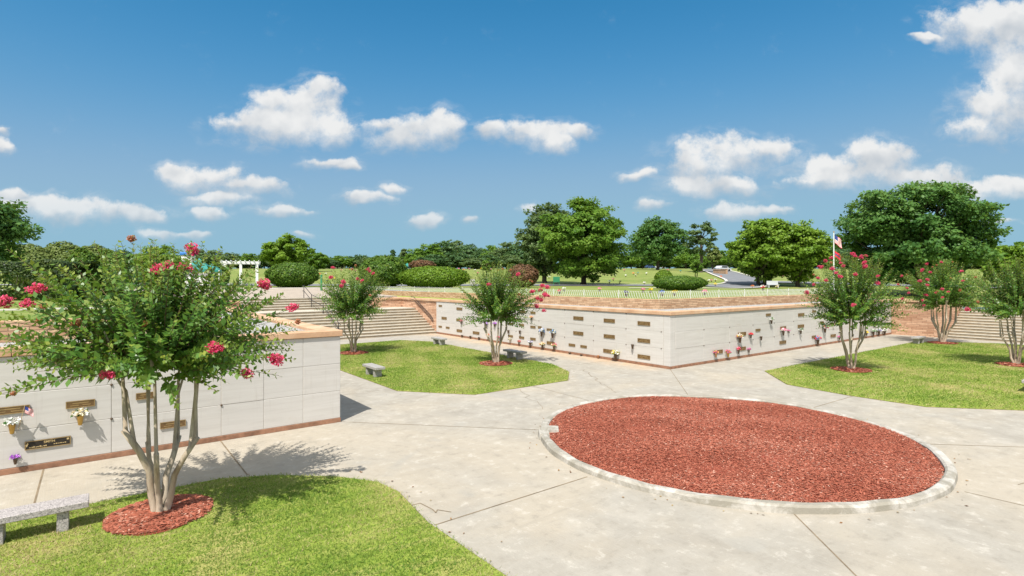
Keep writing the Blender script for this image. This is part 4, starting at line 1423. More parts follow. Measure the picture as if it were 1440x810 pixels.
def crepe(key, label, R_, zl, zt, nshoot, leafL, tips, nrandflow, seed, ntr=5, bias=None, trunk_r=.06, zfork=1.5, faded=4, psc=1.0, spacing=.05, toph=1.0):
    rd = random.Random(seed); rg = np.random.default_rng(seed)
    u, v = TREES[key]
    base = W(u, v, 0.03)
    root = empty('crepe_myrtle', base, 0, label, 'tree', 'crepe myrtles on the plaza lawns')
    tb = MB()
    ends = []
    for k in range(ntr):
        g = 2 * math.pi * (k + rd.uniform(-.25, .25)) / ntr
        r0 = rd.uniform(.05, .14) * (trunk_r / .06)
        d = Vector((math.cos(g), math.sin(g), 0))
        lean = rd.uniform(.22, .55) * R_ / 2
        zf = zfork * rd.uniform(.8, 1.1)
        p0 = d * r0 * 1.15 + Vector((0, 0, -.05)); p1 = d * (r0 + lean * .25) + Vector((rd.uniform(-.05, .05), rd.uniform(-.05, .05), zf * .5)); p2 = d * (r0 + lean) + Vector((rd.uniform(-.05, .05), rd.uniform(-.05, .05), zf))
        rr = trunk_r * rd.uniform(.75, 1.1)
        pm_ = (p0 + p1) / 2 + Vector((rd.uniform(-.03, .03), rd.uniform(-.03, .03), 0))
        tb.tube([p0, p0 + Vector((0, 0, .12)), pm_, p1, (p1 + p2) / 2 + Vector((rd.uniform(-.03, .03), rd.uniform(-.03, .03), 0)), p2], [rr * 1.45, rr * 1.15, rr, rr * .92, rr * .85, rr * .8], 9)
        for b in range(rd.choice((2, 2, 3))):
            g2 = g + rd.uniform(-.9, .9)
            ex = d * 0 + Vector((math.cos(g2), math.sin(g2), 0)) * rd.uniform(.2, .5) * R_ * .62
            s = p1.lerp(p2, rd.uniform(.45, 1.0))
            e = Vector((p2.x, p2.y, 0)) * .9 + ex * .75 + Vector((0, 0, zl + (zt - zl) * rd.uniform(.12, .42)))
            mid = s.lerp(e, .5) + Vector((-ex.x * .25, -ex.y * .25, .1))
            tb.tube([s, s.lerp(mid, .5), mid, e], [rr * .62, rr * .52, rr * .44, rr * .2], 7)
            ends.append((mid, e))
    # shoots
    twg = MB()
    cz = zl + .02
    cen = np.array([0, 0, cz])
    S0, S1, fl = [], [], []
    for tip in tips:
        t = np.array(tip[:3]) - np.array(base)
        dirn = t - cen
        S0.append(cen + dirn * rd.uniform(.15, .3) * np.array([1, 1, .6])); S1.append(t); fl.append(tip[3] if len(tip) > 3 else 1)
    for k in range(nshoot):
        ph = rd.uniform(0, 2 * math.pi)
        if rd.random() < .74:          # upright plumes forming the fan
            q = rd.random() ** (.62 if key != 'A' else .85)
            t = cen + np.array([R_ * q * math.cos(ph), R_ * q * math.sin(ph), (zt - cz) * (1.0 - .52 * q ** 2.6) - rd.choice((rd.uniform(0, .22), rd.uniform(.1, .75)))])
            k0 = rd.uniform(.12, .5)
            s_ = cen + (t - cen) * np.array([k0 * .9 + .05, k0 * .9 + .05, k0 * .75])
        else:                          # arching side shoots
            el = rd.uniform(-.12, .45); rad = R_ * rd.uniform(.7, 1.06)
            t = cen + np.array([rad * math.cos(ph), rad * math.sin(ph), (zt - cz) * el * .8 + rd.uniform(-.08, .12)])
            s_ = cen + (t - cen) * rd.uniform(.15, .45)
        S0.append(s_ + np.array([rd.gauss(0, .08), rd.gauss(0, .08), 0])); S1.append(t); fl.append(0)
    ncore = int(nshoot * .28)      # short leafy growth low in the middle
    for k in range(ncore):
        ph = rd.uniform(0, 6.283); r1 = R_ * .52 * rd.random() ** .5
        p = cen + np.array([r1 * math.cos(ph), r1 * math.sin(ph), rd.uniform(-.12, .42) * (zt - cz) * .8])
        S0.append(p); S1.append(p + unit(np.array([math.cos(ph) * .7 + rd.gauss(0, .3), math.sin(ph) * .7 + rd.gauss(0, .3), rd.uniform(-.1, .9)])) * rd.uniform(.3, .6)); fl.append(0)
    # side shoots
    base_n = len(S0)
    for k in range(int(base_n * .16)):
        i = rd.randrange(base_n)
        s, e = S0[i], S1[i]
        p = s + (e - s) * rd.uniform(.1, .6)
        L = np.linalg.norm(e - s)
        d = unit((e - s) / (L + 1e-6) + np.array([rd.gauss(0, .38), rd.gauss(0, .38), rd.gauss(.15, .3)]))
        S0.append(p); S1.append(p + d * rd.uniform(.22, .5) * min(L, 1.2)); fl.append(0)
    quads, tints = [], []
    flow = []
    for i, (s, e) in enumerate(zip(S0, S1)):
        L = np.linalg.norm(e - s)
        if L < .1: continue
        tan = (e - s) / L
        bow = np.array([0, 0, rd.uniform(.02, .10) * L])
        n = max(3, int(L / spacing))
        t = np.linspace(.02, 1, n)
        pts = s + (e - s) * t[:, None] + bow * (4 * t * (1 - t))[:, None] * (1 if tan[2] < .8 else 0)
        twg.tube([s, s + (e - s) * .5 + bow * (1 if tan[2] < .8 else 0), e], [.008, .006, .003], 3, 0, False)
        rn = unit(np.cross(tan, rg.normal(size=3) * .6 + np.array([.1, .2, .6])))
        up = np.cross(rn, tan)
        for side in (-1, 1):
            nn_ = len(pts)
            jit = rg.normal(0, .16, (nn_, 3))
            alt = np.where(np.arange(nn_) % 2 == 0, 1.0, .25)[:, None]
            lat = unit(side * (rn * alt + up * (1.15 - alt) * .8) + jit)
            ax = unit(lat * .85 + tan * .5 + np.array([0, 0, -.08]))
            sd = unit(np.cross(ax, tan * .5 + np.array([0, 0, .6]) + rg.normal(0, .35, (nn_, 3))))
            ll = leafL * (1.05 - .55 * t ** 3) * (0.75 + .5 * rg.random(nn_))
            quads.append(leaf_quads(pts + rg.normal(0, .006, (nn_, 3)), ax, sd, ll, ll * .56))
            tints.append(np.clip(.34 + .42 * t ** 3 + rg.normal(0, .16, nn_) + rd.uniform(-.1, .12), 0, 1))
        if fl[i]: flow.append((Vector(e), fl[i]))
    tb.build('trunk', M_CBARK, root, True)
    twg.build('twigs', M_TWIG, root)
    fast_mesh('crown', np.concatenate(quads), 4, M_CREPE, np.concatenate(tints), root)
    # random flowers at shoot tips high on the outside
    cand = [S1[i] for i in range(len(tips), len(tips) + nshoot)]
    if bias is not None:
        cand.sort(key=lambda p: -(p[0] * bias[0] + p[1] * bias[1] + p[2] * bias[2]) + rd.uniform(0, 1.2))
    else:
        rd.shuffle(cand)
    for p in cand[:nrandflow]: flow.append((Vector(p), 1))
    for p in cand[nrandflow:nrandflow + faded]: flow.append((Vector(p), 2))
    for p, k in flow:
        me_ = rd.choice(PAN) if k == 1 else rd.choice(PANF)
        o = bpy.data.objects.new('flower_cluster', me_)
        link(o, root)
        o.location = p
        s = psc * rd.uniform(.75, 1.2) * (1 if k == 1 else .62)
        o.scale = (s * 1.1, s * 1.1, s * .95)
        o.rotation_euler = (rd.uniform(-.4, .4), rd.uniform(-.4, .4), rd.uniform(0, 6.3))
    # ring of mulch round the foot
    rr = .74
    pp = []
    for k in range(30):
        g = 2 * math.pi * k / 30
        pp.append(((rr + .05 * math.sin(3 * g + seed)) * math.cos(g), (rr + .05 * math.sin(3 * g + seed)) * math.sin(g)))
    mo = MB().prism(pp, -.02, .018).build('mulch_ring', M_MULCH)
    mo.location = (base.x, base.y, .02)
    tag(mo, kind='stuff')
    q, tt = chips(5200 if key == 'A' else 1600, rr, .02, .05, .048 if key == 'A' else .075, seed)
    co = fast_mesh('mulch_chips', q, 4, M_CHIP, tt)
    co.location = (base.x, base.y, .02)
    tag(co, kind='stuff')


dA = 8.73
tipsA = []
for (x, y, dd, k) in [(5, 425, -.3, 1), (38, 427, -.5, 1), (51, 407, .1, 1), (222, 379, -.5, 1), (237, 372, -.35, 1), (271, 350, .2, 1), (260, 377, .5, 1), (372, 399, -.2, 1), (411, 433, .1, 1),
                      (150, 527, -1.1, 1), (304, 490, -.9, 1), (347, 526, -.3, 1), (389, 506, .2, 1), (106, 454, -.6, 2), (54, 450, .2, 2), (420, 452, .4, 2), (200, 455, -.7, 2),
                      (10, 350, .3, 0), (132, 341, .1, 0), (186, 335, .3, 2), (103, 352, .5, 0), (308, 352, .4, 0), (-5, 475, -.2, 0), (-6, 495, .3, 0), (-12, 455, .4, 0), (18, 553, -.7, 2), (-10, 448, -.6, 0),
                      (392, 528, .1, 0), (398, 480, -.3, 0), (385, 462, .6, 0), (345, 385, .3, 0), (350, 405, -.6, 0), (330, 372, .6, 0), (85, 375, .6, 0), (60, 395, -.3, 0), (360, 430, -.7, 0),
                      (160, 352, -.5, 0), (215, 350, -.2, 0), (245, 356, .5, 0), (290, 380, -.3, 0), (395, 415, .6, 0), (20, 520, .5, 0), (45, 505, -.8, 0), (380, 500, -.8, 0)]:
    p = at(x, y, dA + dd)
    tipsA.append((p.x, p.y, p.z, k))
crepe('A', 'large crepe myrtle in the foreground with pale trunks, in front of the near white block', 2.1, 2.28, 4.42, 185, .128, tipsA, 0, 11, 5, None, .052, 1.3, 2, 1.0, .056)
crepe('B', 'slim crepe myrtle at the corner of the near block, before the wide steps', 2.05, 1.95, 4.65, 190, .135, [], 9, 12, 7, (.2, -.5, .7), .042, 1.5, 6, 1.0, .075)
tc_ = [(*at(x, y, 24.2 + d), 1) for (x, y, d) in [(763, 402, .3), (770, 404, -.2), (760, 408, 0), (766, 413, .4), (771, 416, .2), (756, 419, -.4), (761, 421, .5), (766, 415, -.5), (755, 430, .2), (765, 437, .3), (750, 410, -.3), (688, 400, -.6)]]
crepe('C', 'crepe myrtle with red blooms on one side, before the long white wall', 2.0, 1.95, 4.65, 210, .125, tc_, 2, 13, 6, (.5, -.3, .3), .05, 1.5, 5, 1.0, .068)
crepe('D', 'bushy twin-trunked crepe myrtle full of pink blooms, alone on the right lawn tip', 2.1, 2.0, 4.9, 250, .12, [], 24, 14, 6, (-.5, -.5, .6), .048, 1.5, 8, .78, .068)
crepe('E', 'crepe myrtle with pink blooms on its left side, before the far pink stone wall', 2.5, 2.2, 5.05, 230, .145, [], 22, 15, 7, (-.75, -.4, .35), .055, 1.7, 6, .85, .083)
crepe('F', 'crepe myrtle with hardly any blooms, cut by the right edge', 2.2, 2.2, 4.85, 230, .12, [], 1, 16, 7, (-1, 0, 0), .05, 1.6, 3, 1.1, .07)


# ------------------------------------------------------------------ background trees, hedges and bushes
def blob_leaves(rg, centers, radii, n, size, shell=.55, squash=.8, flat=.5):
    centers = np.array(centers); radii = np.array(radii)
    # each bough carries a dozen sprays of leaves
    M = 13
    sd_ = unit(rg.normal(size=(len(centers), M, 3)))
    sd_[:, :, 2] = sd_[:, :, 2] * .8 + .12
    sc = centers[:, None, :] + sd_ * (radii[:, None] * (.55 + .5 * rg.random((len(centers), M))))[:, :, None] * np.array([1, 1, squash])
    sr = radii[:, None] * (.26 + .26 * rg.random((len(centers), M)))
    btone = rg.normal(0, .10, (len(centers), 1)) + rg.normal(0, .10, (len(centers), M))
    sc = sc.reshape(-1, 3); sr = sr.ravel(); btone = btone.ravel()
    k = rg.choice(len(sc), n, p=sr ** 2 / np.sum(sr ** 2))
    d = unit(rg.normal(size=(n, 3)))
    rr = sr[k] * (.25 + .85 * rg.random(n) ** .6) * (1 + .15 * rg.standard_normal(n))
    P = sc[k] + d * rr[:, None] * np.array([1.15, 1.15, .62])
    ax = unit(d * np.array([1, 1, .3]) + rg.normal(0, .5, (n, 3)) + np.array([0, 0, -.2]))
    nr = unit(unit((P - centers.mean(0)) / np.ptp(centers, axis=0)) * .85 + d * .45 + np.array([0, 0, .45]) + rg.normal(0, .38, (n, 3)))
    sd = unit(np.cross(ax, nr))
    L = size * (.55 + .75 * rg.random(n))
    q = leaf_quads(P - ax * L[:, None] * .5, ax, sd, L, L * .72)
    tint = np.clip(.56 + btone[k] + rg.normal(0, .15, n), 0, 1)
    return q, tint


def tree_mesh(root, h, rx, ry, zc, rz, trunk_r, ml, nblob, nleaf, size, seed, ntrunk=1, trunk_m=None, shape='round', blob=(.2, .34), squash=.75, open_=1.0):
    rd = random.Random(seed); rg = np.random.default_rng(seed)
    cs, rs = [], []
    for k in range(nblob):
        inner = k % 5 == 4
        zf = 1 - 2 * (k + .5) / nblob
        ph = k * 2.39996 + rd.uniform(-.35, .35)
        zf = max(-1, min(1, zf + rd.uniform(-.08, .08)))
        cr = math.sqrt(max(0, 1 - zf * zf))
        d = Vector((cr * math.cos(ph), cr * math.sin(ph), zf))
        q = rd.uniform(.2, .45) if inner else rd.uniform(.58, .76)
        p = Vector((d.x * rx * q, d.y * ry * q, d.z * rz * q))
        if shape == 'pine' and p.z > -rz * .6:
            f = 1 - .75 * (p.z / rz + .6) / 1.6
            p.x *= f; p.y *= f
        if shape == 'dome' and p.z < 0: p.z *= .62; p.x *= 1.05; p.y *= 1.05
        if shape == 'vase' and p.z < 0:
            f = 1 + .6 * p.z / rz
            p.x *= f; p.y *= f
        cs.append(tuple(p)); rs.append(min(rx, rz) * rd.uniform(*blob) * (1.5 if inner else 1.12))
    cs_ = [(c[0], c[1], c[2] + zc) for c in cs]
    tb = MB()
    top = zc + rz * .45
    for t in range(ntrunk):
        ox = (t - (ntrunk - 1) / 2) * trunk_r * 2.1
        lean = ox * 1.6
        P = [Vector((ox, 0, -.3)), Vector((ox * 1.05, 0, .25)), Vector((ox + lean * .3 + rd.uniform(-.1, .1), rd.uniform(-.1, .1), (zc - rz) * .6 + .3)), Vector((ox + lean, rd.uniform(-.3, .3), zc - rz * .3)), Vector((ox + lean * 1.4, 0, top))]
        tb.tube(P, [trunk_r * 1.5, trunk_r * 1.08, trunk_r, trunk_r * .7, trunk_r * .12], 9)
        for k in range(t, len(cs_), ntrunk):
            if rd.random() > .8: continue
            s = P[2].lerp(P[3], rd.uniform(.2, 1)) if cs_[k][2] < zc else P[3].lerp(P[4], rd.uniform(0, .7))
            e = Vector(cs_[k])
            mid = s.lerp(e, .5) + Vector((0, 0, -.06 * (e - s).length))
            tb.tube([s, mid, e], [trunk_r * .32, trunk_r * .22, trunk_r * .06], 5, 0, False)
    tb.build('trunk', trunk_m or M_BARK, root, True)
    q, t = blob_leaves(rg, cs_, rs, nleaf, size, .5, squash)
    # stray twigs break the outline
    fast_mesh('crown', q, 4, ml, t, root)


def bgtree(px, d, ytop, wpx, label, ml, nleaf, size, seed, group=None, low=0.22, shape='round', ntrunk=1, nblob=34, trunk_r=None, wob=None, blob=(.2, .34), name='shade_tree', ybase=None, cat='tree', squash=.75):
    X = (px - CX) / F * d
    g = gz_(X, d)
    top = EYE + (HY - ytop) / F * d
    h = top - g
    rx = wpx / 2 / F * d
    root = empty(name, (X, d, g), 0, label, cat, group)
    zc = h * (1 + low) / 2; rz = h * (1 - low) / 2 * 1.1; rx *= 1.04
    tree_mesh(root, h, rx * 1.0, rx * .95, zc, rz, trunk_r or h * .03, ml, nblob, nleaf, size, seed, ntrunk, None, shape, blob, squash)
    return root


bgtree(-40, 36, 262, 138, 'dark green broad tree cut by the left edge, rising above the dark hedge', M_DARKLEAF, 22950, 0.27, 31, low=.02, nblob=40)
bgtree(404, 118, 331, 76, 'round bright oak standing alone above the clipped bush near the white pergola', M_MAPLE, 16575, 0.50, 32, low=.12, nblob=36)
bgtree(447, 135, 355, 36, 'small dark tree to the right of the round bright oak', M_OAK, 5610, 0.56, 33, low=.1, nblob=18)
bgtree(766, 80, 286, 84, 'grey green tall tree half hidden behind the big tree in the centre', M_GREYLEAF, 22950, 0.40, 34, low=.05, nblob=46)
bgtree(820, 72, 279, 138, 'big dense green tree in the centre with a dark low trunk', M_OAK, 43350, 0.37, 35, low=.02, nblob=64, trunk_r=.36, blob=(.16, .28))
bgtree(925, 150, 307, 84, 'broad dark oak on the rise right of the big centre tree', M_DARKLEAF, 19125, 0.64, 36, low=.06, nblob=40)
bgtree(986, 130, 309, 54, 'sparse open tree with gaps in its crown, beside the broad dark oak', M_GREYLEAF, 4845, 0.50, 37, low=.28, nblob=24, blob=(.13, .22))
bgtree(1075, 78, 302, 112, 'fresh green spreading tree on three leaning trunks by the drive', M_MAPLE, 33150, 0.40, 38, low=.05, ntrunk=3, nblob=54, trunk_r=.27, blob=(.17, .28))
bgtree(1122, 76, 308, 92, 'fresh green tree on one thick trunk, merging with its three-trunked neighbour', M_MAPLE, 22950, 0.40, 39, low=.05, nblob=44, trunk_r=.30, blob=(.18, .3))
bgtree(1289, 60, 241, 220, 'huge deep green tree towering over the right hand crepe myrtles', M_DARKLEAF, 76500, 0.35, 40, low=.0, nblob=96, trunk_r=.5, blob=(.13, .23), squash=.6)
bgtree(1412, 75, 340, 60, 'bright green tree at the right edge beside the huge deep green one', M_MAPLE, 10200, 0.40, 41, low=.05, nblob=24)
bgtree(1445, 95, 335, 40, 'dull green tree at the far right edge', M_OAK, 6375, 0.48, 42, low=.05, nblob=20)
bgtree(979, 88, 364, 28, 'small crepe myrtle with a short forked trunk, alone beside the drive', M_OAK, 3825, 0.21, 43, low=.38, shape='vase', nblob=16, ntrunk=2, trunk_r=.07)
bgtree(684, 90, 362, 18, 'small dark tree at the field edge behind the middle crepe myrtle', M_OAK, 2295, 0.24, 44, low=.3, nblob=10)
bgtree(552, 190, 347, 14, 'narrow dark pine at the edge of the far wood', M_FARLEAF, 2295, 0.64, 45, low=.1, shape='pine', nblob=14, name='pine_tree')
bgtree(568, 195, 348, 16, 'thin open pine beside the narrow dark one', M_GREYLEAF, 2040, 0.64, 46, low=.25, shape='pine', nblob=12, name='pine_tree')
bgtree(222, 55, 342, 64, 'light green rounded tree behind the top of the foreground crepe myrtle', M_BRIGHTHEDGE, 12750, 0.18, 47, low=.02, nblob=26)
bgtree(1002, 175, 345, 26, 'pale thin tree far behind the open crown by the drive', M_PALEBUSH, 3060, 0.64, 48, low=.1, nblob=12)

# far wood: four kinds of tree, copied
protos = []
for s, (ml, shp) in enumerate(((M_FARLEAF, 'round'), (M_FARLEAF, 'dome'), (M_GREYLEAF, 'round'), (M_OAK, 'dome'))):
    root = empty('woodland_tree', (0, 0, 0))
    tree_mesh(root, 12, 5.4, 5.4, 6.0, 6.1, .3, ml, 34, 4200, .85, 60 + s, 1, None, shp, (.24, .38))
    protos.append(root)
WOODLAB = ['round dark tree in the far wood', 'domed dark tree in the far wood', 'grey green tree in the far wood', 'mid green domed tree in the far wood']
wr = random.Random(5)
wood = []
for (x, ytop, d) in [(585, 347, 190), (603, 340, 195), (622, 335, 200), (640, 334, 205), (658, 340, 200), (676, 346, 195), (694, 342, 190), (712, 337, 185), (728, 341, 180), (612, 355, 180), (648, 352, 180), (686, 355, 175), (720, 356, 170), (742, 345, 175), (596, 360, 175), (668, 361, 172)]:
    wood.append((x, ytop, d))
for k in range(20):     # left skyline
    wood.append((-40 + k * 23 + wr.uniform(-6, 6), wr.uniform(344, 352) if k < 9 else wr.uniform(346, 356), wr.uniform(205, 235)))
for k in range(11):
    wood.append((462 + k * 11 + wr.uniform(-3, 3), wr.uniform(357, 364), wr.uniform(200, 225)))
for k in range(14):
    wood.append((860 + k * 25 + wr.uniform(-7, 7), wr.uniform(338, 352), wr.uniform(195, 235)))
for k in range(12):
    wood.append((1190 + k * 27 + wr.uniform(-7, 7), wr.uniform(344, 352), wr.uniform(150, 200)))
for i, (x, yt, d) in enumerate(wood):
    k = wr.randrange(4)
    first = protos[k].get('used') is None
    o = protos[k] if first else copy_tree(protos[k])
    protos[k]['used'] = 1
    X = (x - CX) / F * d
    g = gz_(X, d)
    sz = (EYE + (HY - yt) / F * d - g) / 12.2
    sx = max(.8, sz * wr.uniform(.95, 1.3))
    o.location = (X, d, g - .2); o.rotation_euler = (0, 0, wr.uniform(0, 6.28)); o.scale = (max(sx, .62), max(sx, .62), sz)
    tag(o, WOODLAB[k], 'tree', 'trees of the far wood')
under = []
for k in range(64):
    x = -60 + k * 24.5 + wr.uniform(-8, 8)
    d = wr.uniform(225, 262) if x < 1170 else wr.uniform(140, 200)
    q = wr.randrange(4)
    o = copy_tree(protos[q])
    X = (x - CX) / F * d
    o.location = (X, d, gz_(X, d) - 1.2); o.rotation_euler = (0, 0, wr.uniform(0, 6.28)); o.scale = (1.05, 1.05, wr.uniform(.5, .66))
    tag(o, 'low leafy tree in the understorey along the far skyline', 'tree', 'low trees along the far skyline')
for o in bpy.data.objects:
    if 'used' in o: del o['used']


def bush(X, Y, rx, ry, h, label, ml, n, size, seed, name='clipped_bush', rz=0.0, boxy=False, group=None, z=None):
    g = gz_(X, Y) if z is None else z
    root = empty(name, (X, Y, g), rz, label, 'hedge' if 'hedge' in name else 'bush', group)
    rg = np.random.default_rng(seed)
    d = unit(rg.normal(size=(n, 3)))
    if boxy:
        face = rg.random(n)
        e = 3.2
        d = np.sign(d) * np.abs(d) ** (1 / e); d = d / np.max(np.abs(d), 1, keepdims=True) * (1 - .12 * (1 - np.max(np.abs(d), 1, keepdims=True)))
    P = d * np.array([rx, ry, h / 2])
    lump = 1 + .05 * np.sin(P[:, 0] * 3.1 / max(.6, rx * .3)) * np.sin(P[:, 2] * 3.7 + P[:, 1] * 2) + .03 * rg.standard_normal(n) - .18 * (rg.random(n) ** 4)
    P = P * lump[:, None] + np.array([0, 0, h / 2])
    P[:, 2] = np.maximum(P[:, 2], .02)
    nr = unit(unit(d) + np.array([0, 0, .25]) + rg.normal(0, .38, (n, 3))); ax = unit(np.cross(nr, rg.normal(size=(n, 3)))); sd = unit(np.cross(nr, ax))
    L = size * (.6 + .8 * rg.random(n))
    tint = np.clip(.45 + .12 * np.sin(P[:, 0] * 2.3) * np.sin(P[:, 1] * 2.9 + P[:, 2] * 3) + rg.normal(0, .18, n), 0, 1)
    fast_mesh('foliage', leaf_quads(P - ax * L[:, None] * .5, ax, sd, L, L * .75), 4, ml, tint, root)
    tb = MB()
    # dark inner mass of branches
    for k in range(12):
        g_ = k * 2.4
        rr = .7 * (k / 12) ** .5
        tb.tube([(rx * rr * .8 * math.cos(g_), ry * rr * .8 * math.sin(g_), -.1), (rx * rr * math.cos(g_), ry * rr * math.sin(g_), h * .75 * (1 - .5 * rr))], [.03, .012], 5)
    tb.build('stems', M_BARK, root)
    return root


def px_bush(x0, x1, ytop, d, label, ml, n, size, seed, depth=None, **kw):
    X0, X1 = (x0 - CX) / F * d, (x1 - CX) / F * d
    X = (X0 + X1) / 2
    rx = (X1 - X0) / 2
    h = EYE + (HY - ytop) / F * d - gz_(X, d)
    return bush(X, d, rx, depth or rx * .75, h, label, ml, n, size, seed, **kw)


px_bush(-120, 106, 369, 27.5, 'long dark clipped hedge on the left with a lighter top', M_YEW, 48000, .12, 71, 1.1, name='clipped_hedge', boxy=True)
px_bush(96, 138, 350, 30, 'tall bright bush next to the dark hedge, behind the foreground crepe myrtle', M_HEDGE, 7000, .13, 72, name='rounded_bush')
px_bush(128, 182, 353, 31, 'broad bright bush left of the light green rounded tree', M_HEDGE, 7000, .13, 73, name='rounded_bush')
px_bush(8, 72, 344, 60, 'pale green mounded bush behind the dark hedge, leftmost of three', M_PALEBUSH, 5000, .28, 74, name='rounded_bush', group='pale mounds behind the hedge')
px_bush(58, 118, 340, 62, 'pale green mounded bush behind the dark hedge, tallest of three', M_PALEBUSH, 5000, .28, 75, name='rounded_bush', group='pale mounds behind the hedge')
px_bush(104, 160, 345, 64, 'pale yellowish mounded bush behind the bright bushes, rightmost of three', M_PALEBUSH, 5000, .28, 76, name='rounded_bush', group='pale mounds behind the hedge')
px_bush(375, 447, 369.5, 62, 'wide clipped olive green bush above the wide steps', M_HEDGE, 9000, .20, 77, 2.2)
px_bush(506, 572, 360, 62, 'tall dark rounded bush left of the bright green hedge', M_HEDGE, 9000, .26, 78, 2.4, name='rounded_bush')
px_bush(560, 660, 375, 58, 'long bright green clipped hedge behind the wire fence', M_BRIGHTHEDGE, 14000, .17, 79, 1.6, name='clipped_hedge')
px_bush(712, 757, 372, 61, 'bronze red rounded bush behind the middle crepe myrtle', M_REDBUSH, 6000, .2, 80, name='rounded_bush')
px_bush(919, 993, 388, 50, 'wide low clipped green bush behind the block corner', M_HEDGE, 10000, .13, 81, 1.7)
px_bush(921, 947, 380.2, 66, 'small ball-shaped bush behind the wide low one', M_BRIGHTHEDGE, 4000, .15, 82)
px_bush(300, 322, 374, 66, 'dark low bush beside the white pergola', M_HEDGE, 2500, .2, 83)
px_bush(575, 612, 366, 150, 'maroon leaved bush before the far wood', M_REDBUSH, 1800, .5, 84, name='rounded_bush')

# ------------------------------------------------------------------ drive, walk and field strips
def ribbon(name, pts, wd, m, dz=.08, flat=False, sub=14):
    pts = np.array(pts, float)
    # Catmull-Rom
    P = []
    for i in range(len(pts) - 1):
        p0, p1, p2, p3 = pts[max(i - 1, 0)], pts[i], pts[i + 1], pts[min(i + 2, len(pts) - 1)]
        for k in range(sub):
            t = k / sub
            P.append(.5 * ((2 * p1) + (-p0 + p2) * t + (2 * p0 - 5 * p1 + 4 * p2 - p3) * t * t + (-p0 + 3 * p1 - 3 * p2 + p3) * t ** 3))
    P.append(pts[-1])
    P = np.array(P)
    T = unit(np.gradient(P, axis=0)); Nn = np.column_stack([-T[:, 1], T[:, 0]])
    m_ = MB()
    vs, fs = [], []
    K = 5
    for i in range(len(P)):
        for k in range(K):
            q = P[i] + Nn[i] * wd * (k / (K - 1) - .5)
            vs.append((q[0], q[1], gz_(*q) + dz))
    for i in range(len(P) - 1):
        for k in range(K - 1):
            a_ = i * K + k
            fs.append((a_, a_ + 1, a_ + K + 1, a_ + K))
    m_.add(vs, fs)
    return tag(m_.build(name, m, None, True), kind='structure'), P, Nn


ROAD = [(-70, 76), (-40, 73), (0, 71), (18, 71), (28, 73.5), (35, 81), (40.5, 96), (47, 120), (54, 145), (66, 185)]
_, RP, RN = ribbon('drive', ROAD, 6.2, M_ASPHALT, .07)
for s in (-1, 1):
    ribbon('drive_kerb', RP[::6] + RN[::6] * 3.25 * s, .45, M_PALECONC, .16, sub=6)
ribbon('walk', [(12, 56), (20.4, 56), (29.6, 50.6), (34, 48.5), (39.5, 46.2), (47, 44), (60, 42)], 1.3, M_PALECONC, .07)
ribbon('drive', [(38, 88), (55, 78), (75, 74), (110, 74)], 5.5, M_ASPHALT, .075)
wk = MB().box(-45, -EDGE - .5, 16.3, 16.75, 2.7, 2.84)
tag(frame_uv(wk.build('walk', M_PALECONC)), kind='structure')


# ------------------------------------------------------------------ flagpole
def ray_ground(px, py, d0=30, d1=240):
    ds = np.linspace(d0, d1, 900)
    X = (px - CX) / F * ds
    zr = EYE + (HY - py) / F * ds
    g = ground(X, ds)
    k = np.argmax(zr <= g) if np.any(zr <= g) else len(ds) - 1
    return float(X[k]), float(ds[k]), float(g[k])


d = 48
X = (1172.5 - CX) / F * d
g = gz_(X, d)
top = EYE + (HY - 327) / F * d
fp = empty('flagpole', (X, d, g), 0, 'tall white flagpole before the huge deep green tree', 'flagpole')
MB().tube([(0, 0, 0), (0, 0, top - g)], [.06, .035], 10).build('pole', M_WHITEPAINT, fp)
MB().lathe([(.0, -.06), (.065, -.03), (.065, .03), (0, .06)], 10, (0, 0, top - g + .05)).build('finial', M_GOLDVASE, fp)
fl = flag_cloth('american_flag', None, .85, .75, 'v', .8, .07)
fl.location = (X + .07, d - .02, top - .15)
tag(fl, 'American flag drooping at the top of the white pole', 'flag')
fl2 = flag_cloth('red_flag', None, .7, .5, 'v', .7, .06, [M_FRED, M_FBLUE], False)
fl2.location = (X + .07, d - .02, top - 1.6)
tag(fl2, 'small red and blue flag hanging below the American flag', 'flag')


# ------------------------------------------------------------------ pergola, tent, pavilion, sign, posts
d = 70
def xz(px, py, d): p = at(px, py, d); return p.x, p.z
x0, _ = xz(316, 0, d); x1, _ = xz(361, 0, d)
g = gz_((x0 + x1) / 2, d)
pg = empty('pergola', ((x0 + x1) / 2, d, g), R(25), 'white pergola of square columns and a flat beam, seen through the crepe myrtle twigs', 'pergola')
hw_ = (x1 - x0) / 2 * .92; hh = xz(0, 367.5, d)[1] - g
for sx in (-1, 0, 1):
    for sy in ((0, 2.6) if sx else (0,)):
        MB().box(sx * hw_ - .16, sx * hw_ + .16, sy - .16, sy + .16, -.2, hh - .3, 0, .01).build('column', M_WHITEPAINT, pg)
MB().box(-hw_ - .5, hw_ + .4, -.2, .2, hh - .3, hh, 0, .01).box(-hw_ - .5, hw_ + .4, 2.4, 2.8, hh - .3, hh, 0, .01).build('beam', M_WHITEPAINT, pg)
rm2 = MB()
for k in range(9):
    xx = -hw_ - .3 + k * (2 * hw_ + .5) / 8
    rm2.box(xx - .05, xx + .05, -.5, 3.1, hh + .002, hh + .14)
rm2.build('rafters', M_WHITEPAINT, pg)


